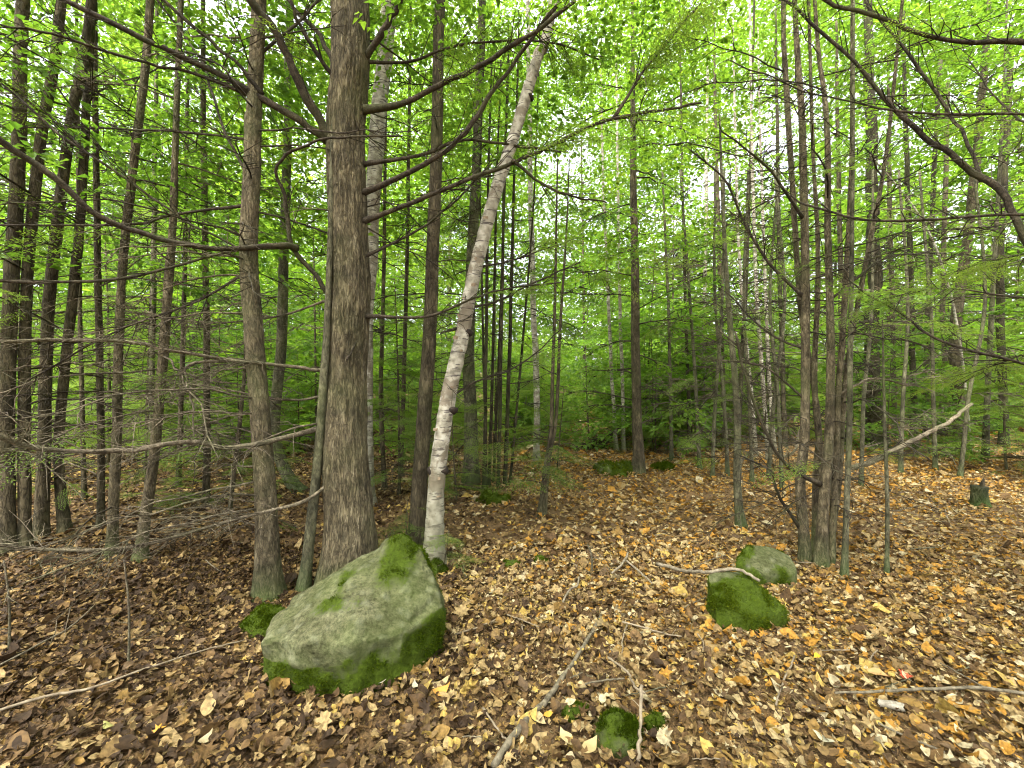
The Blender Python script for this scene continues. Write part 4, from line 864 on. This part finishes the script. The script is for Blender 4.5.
# ------------------------------------------------------------------ leaf litter
def litter_leaf(r, kind):
    """one fallen leaf about 1 long, curled; returns verts, quads, tris"""
    if kind == 'maple':
        a = np.linspace(-2.7, 2.7, 15); rad = np.where(np.arange(15) % 2 == 0, .62, .30) * (1 - .18 * np.abs(a) / 2.7); rad[7] = .40; rad[[6, 8]] = .36
        a2 = a; rad = np.array([.30, .42, .26, .52, .30, .58, .30, .66, .30, .58, .30, .52, .26, .42, .30])
        v = np.stack([rad * np.cos(a2) + .35, rad * np.sin(a2), 0 * a2], 1); v = np.vstack([[.33, 0, 0], v, [0, 0, 0]])
        t = [[0, i, i + 1] for i in range(1, 15)] + [[0, 15, 16], [0, 16, 1]]; q = []
    else:
        wd = r.uniform(.26, .36); ts = [.12, .3, .5, .7, .88]; ws = np.array([.55, .95, 1.0, .75, .35]) * wd; v = [[0, 0, 0]]
        for t_, w_ in zip(ts, ws): v += [[t_, -w_, 0], [t_, 0, 0], [t_, w_, 0]]
        v += [[1.05, 0, 0]]; v = np.array(v); q = []; t = [[0, 1, 2], [0, 2, 3]]
        for i in range(4):
            b = 1 + 3 * i; q += [[b, b + 3, b + 4, b + 1], [b + 1, b + 4, b + 5, b + 2]]
        t += [[13, 16, 14], [14, 16, 15]]
    v = np.array(v, float); c1, c2, c3 = r.normal(.3, .7), r.normal(.6, 1.1), r.normal(0, .6)
    v[:, 2] = c1 * (v[:, 0] - .5) ** 2 + c2 * v[:, 1] ** 2 + c3 * v[:, 1] * (v[:, 0] - .5) + .03 * np.sin(9 * v[:, 0] + r.uniform(0, 6)) + r.normal(0, .012, len(v))
    v[:, 0] -= .5; v[:, 2] -= v[:, 2].mean(); return v, np.array(q, int).reshape(-1, 4), np.array(t, int)
rl = np.random.default_rng(99)
LEAF = [litter_leaf(rl, 'maple' if k % 5 == 4 else 'oval') for k in range(14)]
LOW = []
for k in range(8):
    c = rl.normal(.15, .25); wd = rl.uniform(.26, .4)
    LOW.append((np.array([[-.5, 0, c * .4], [.0, -wd, c], [.55, 0, rl.normal(0, .15)], [.0, wd, c * .8]]), np.zeros((0, 4), int), np.array([[0, 1, 2], [0, 2, 3]])))
def rot(yaw, tx, ty):
    n = len(yaw); c, s = np.cos(yaw), np.sin(yaw); nz = nrm(np.stack([np.tan(tx), np.tan(ty), np.ones(n)], 1)); x = np.stack([c, s, 0 * c], 1)
    x = nrm(x - nz * (x * nz).sum(1, keepdims=True)); return x, np.cross(nz, x), nz
def litter(mb, n, y0, y1, sz, lib, tilt, zl, xk=1.22, pw=2, xoff=1.2):
    y = rl.uniform(y0 ** pw, y1 ** pw, n) ** (1 / pw); x = rl.uniform(-1, 1, n) * (xk * y + xoff); z = H(x, y) + rl.uniform(0, zl, n) + .004
    X, Y, Z = rot(rl.uniform(0, 6.28, n), rl.normal(0, tilt, n), rl.normal(0, tilt, n)); S = rl.lognormal(math.log(sz), .46, n)
    pk = rl.integers(0, len(lib), n); O = np.stack([x, y, z], 1)
    for k, (v, q, t) in enumerate(lib):
        m = pk == k; c = m.sum()
        VV = O[m][:, None] + S[m][:, None, None] * (v[None, :, :1] * X[m][:, None] + v[None, :, 1:2] * Y[m][:, None] + v[None, :, 2:] * Z[m][:, None])
        b = (np.arange(c) * len(v))[:, None, None]
        mb.add(VV.reshape(-1, 3), (q[None] + b).reshape(-1, 4) if len(q) else None, (t[None] + b).reshape(-1, 3))
mb = MB()
litter(mb, 44000, 1.0, 4.2, .038, LEAF, .42, .036)
litter(mb, 46000, 1.0, 4.2, .018, LEAF, .6, .036)
litter(mb, 80000, 4.0, 9.0, .040, LOW, .38, .035, 1.2)
litter(mb, 60000, 8.5, 20, .065, LOW, .4, .04, 1.15)
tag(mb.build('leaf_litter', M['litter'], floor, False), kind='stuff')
# the leaves that can be picked out one by one
LM = []
for k, (v, q, t) in enumerate(LEAF):
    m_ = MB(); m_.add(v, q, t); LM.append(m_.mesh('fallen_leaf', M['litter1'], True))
rr = np.random.default_rng(314); cnt = 0
while cnt < 290:
    px, py = rr.uniform(8, 1016), 768 - 190 * rr.random() ** 1.5
    if 250 < px < 452 and 530 < py < 690: continue
    if 700 < px < 795 and 540 < py < 630: continue
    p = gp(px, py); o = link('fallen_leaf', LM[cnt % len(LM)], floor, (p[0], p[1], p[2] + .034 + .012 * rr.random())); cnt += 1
    s = rr.lognormal(math.log(.056), .32); o.scale = (s, s, s); o.rotation_euler = (rr.normal(0, .3), rr.normal(0, .3), rr.uniform(0, 6.28))
def special(px, py, s, col, label, k, rz):
    p = gp(px, py); m_ = MB(); m_.add(*LEAF[k]); me = m_.mesh('fallen_leaf', plainmat('leaf_tint_%d' % px, tuple(c * .8 for c in col), col, 30, .6, .2))
    o = tag(link('fallen_leaf', me, None, (p[0], p[1], p[2] + .045)), label, 'leaf'); o.scale = (s,) * 3; o.rotation_euler = (.15, -.1, rz)
special(906, 683, .06, (.42, .07, .03), 'single red maple leaf lying above the long pale stick', 4, .5)
special(880, 682, .12, (.42, .25, .10), 'large tan leaf beside the single red leaf', 1, 2.6)
special(441, 699, .085, (.50, .24, .05), 'orange-tan leaf standing out in front of the boulder', 2, .4)
special(160, 739, .05, (.42, .22, .03), 'bright orange leaf on the brown litter below the bare grey branch', 4, 1.0)
special(824, 748, .075, (.40, .38, .26), 'long pale greenish-white leaf near the white birch twig', 3, 2.4)
special(590, 757, .09, (.36, .27, .12), 'large pale tan leaf below the dark moss cushion', 8, .8)
special(566, 748, .085, (.42, .33, .16), 'pale cream leaf beside the end of the birch-barked branch', 1, 2.0)
special(108, 735, .06, (.24, .23, .07), 'dull yellow-green leaf on brown litter', 5, 2.8)
special(205, 749, .06, (.30, .24, .13), 'cream leaf lying flat on brown litter below the boulder', 2, 1.2)
special(548, 724, .045, (.45, .23, .03), 'small bright orange leaf beside the birch-barked branch', 6, .3)
special(818, 664, .05, (.55, .34, .02), 'golden yellow leaf on litter below the multi-stemmed clump', 7, .3)
special(381, 690, .045, (.36, .32, .24), 'small whitish scrap on the litter in front of the boulder', 11, .4)
special(415, 694, .05, (.36, .32, .23), 'small cream curl beside the orange-tan leaf', 12, 1.9)
# a scrap of white birch bark, rolled
px, py, l, wv = 890, 713, .10, .016
p = gp(px, py); a = np.linspace(-2.2, 2.6, 11); xs = np.linspace(-l / 2, l / 2, 9); rb = np.random.default_rng(12)
v = np.array([[x_ + .012 * math.sin(3 * b + 1) * abs(x_) / l + rb.normal(0, .001), wv * math.sin(b) * (1 + .25 * math.sin(50 * x_)), wv * .7 * math.cos(b) + .003 * b] for x_ in xs for b in a])
q = [[i * 11 + j, i * 11 + j + 1, i * 11 + j + 12, i * 11 + j + 11] for i in range(8) for j in range(10)]; m_ = MB(); m_.add(v, q)
o = tag(link('birch_bark_scrap', m_.mesh('birch_bark_scrap', plainmat('bark_scrap', (.12, .10, .07), (.33, .30, .23), 60, .8, .4)), None, (p[0], p[1], p[2] + .04)), 'curled white birch bark scrap beside the long pale stick', 'bark'); o.rotation_euler = (.1, .05, -.25)
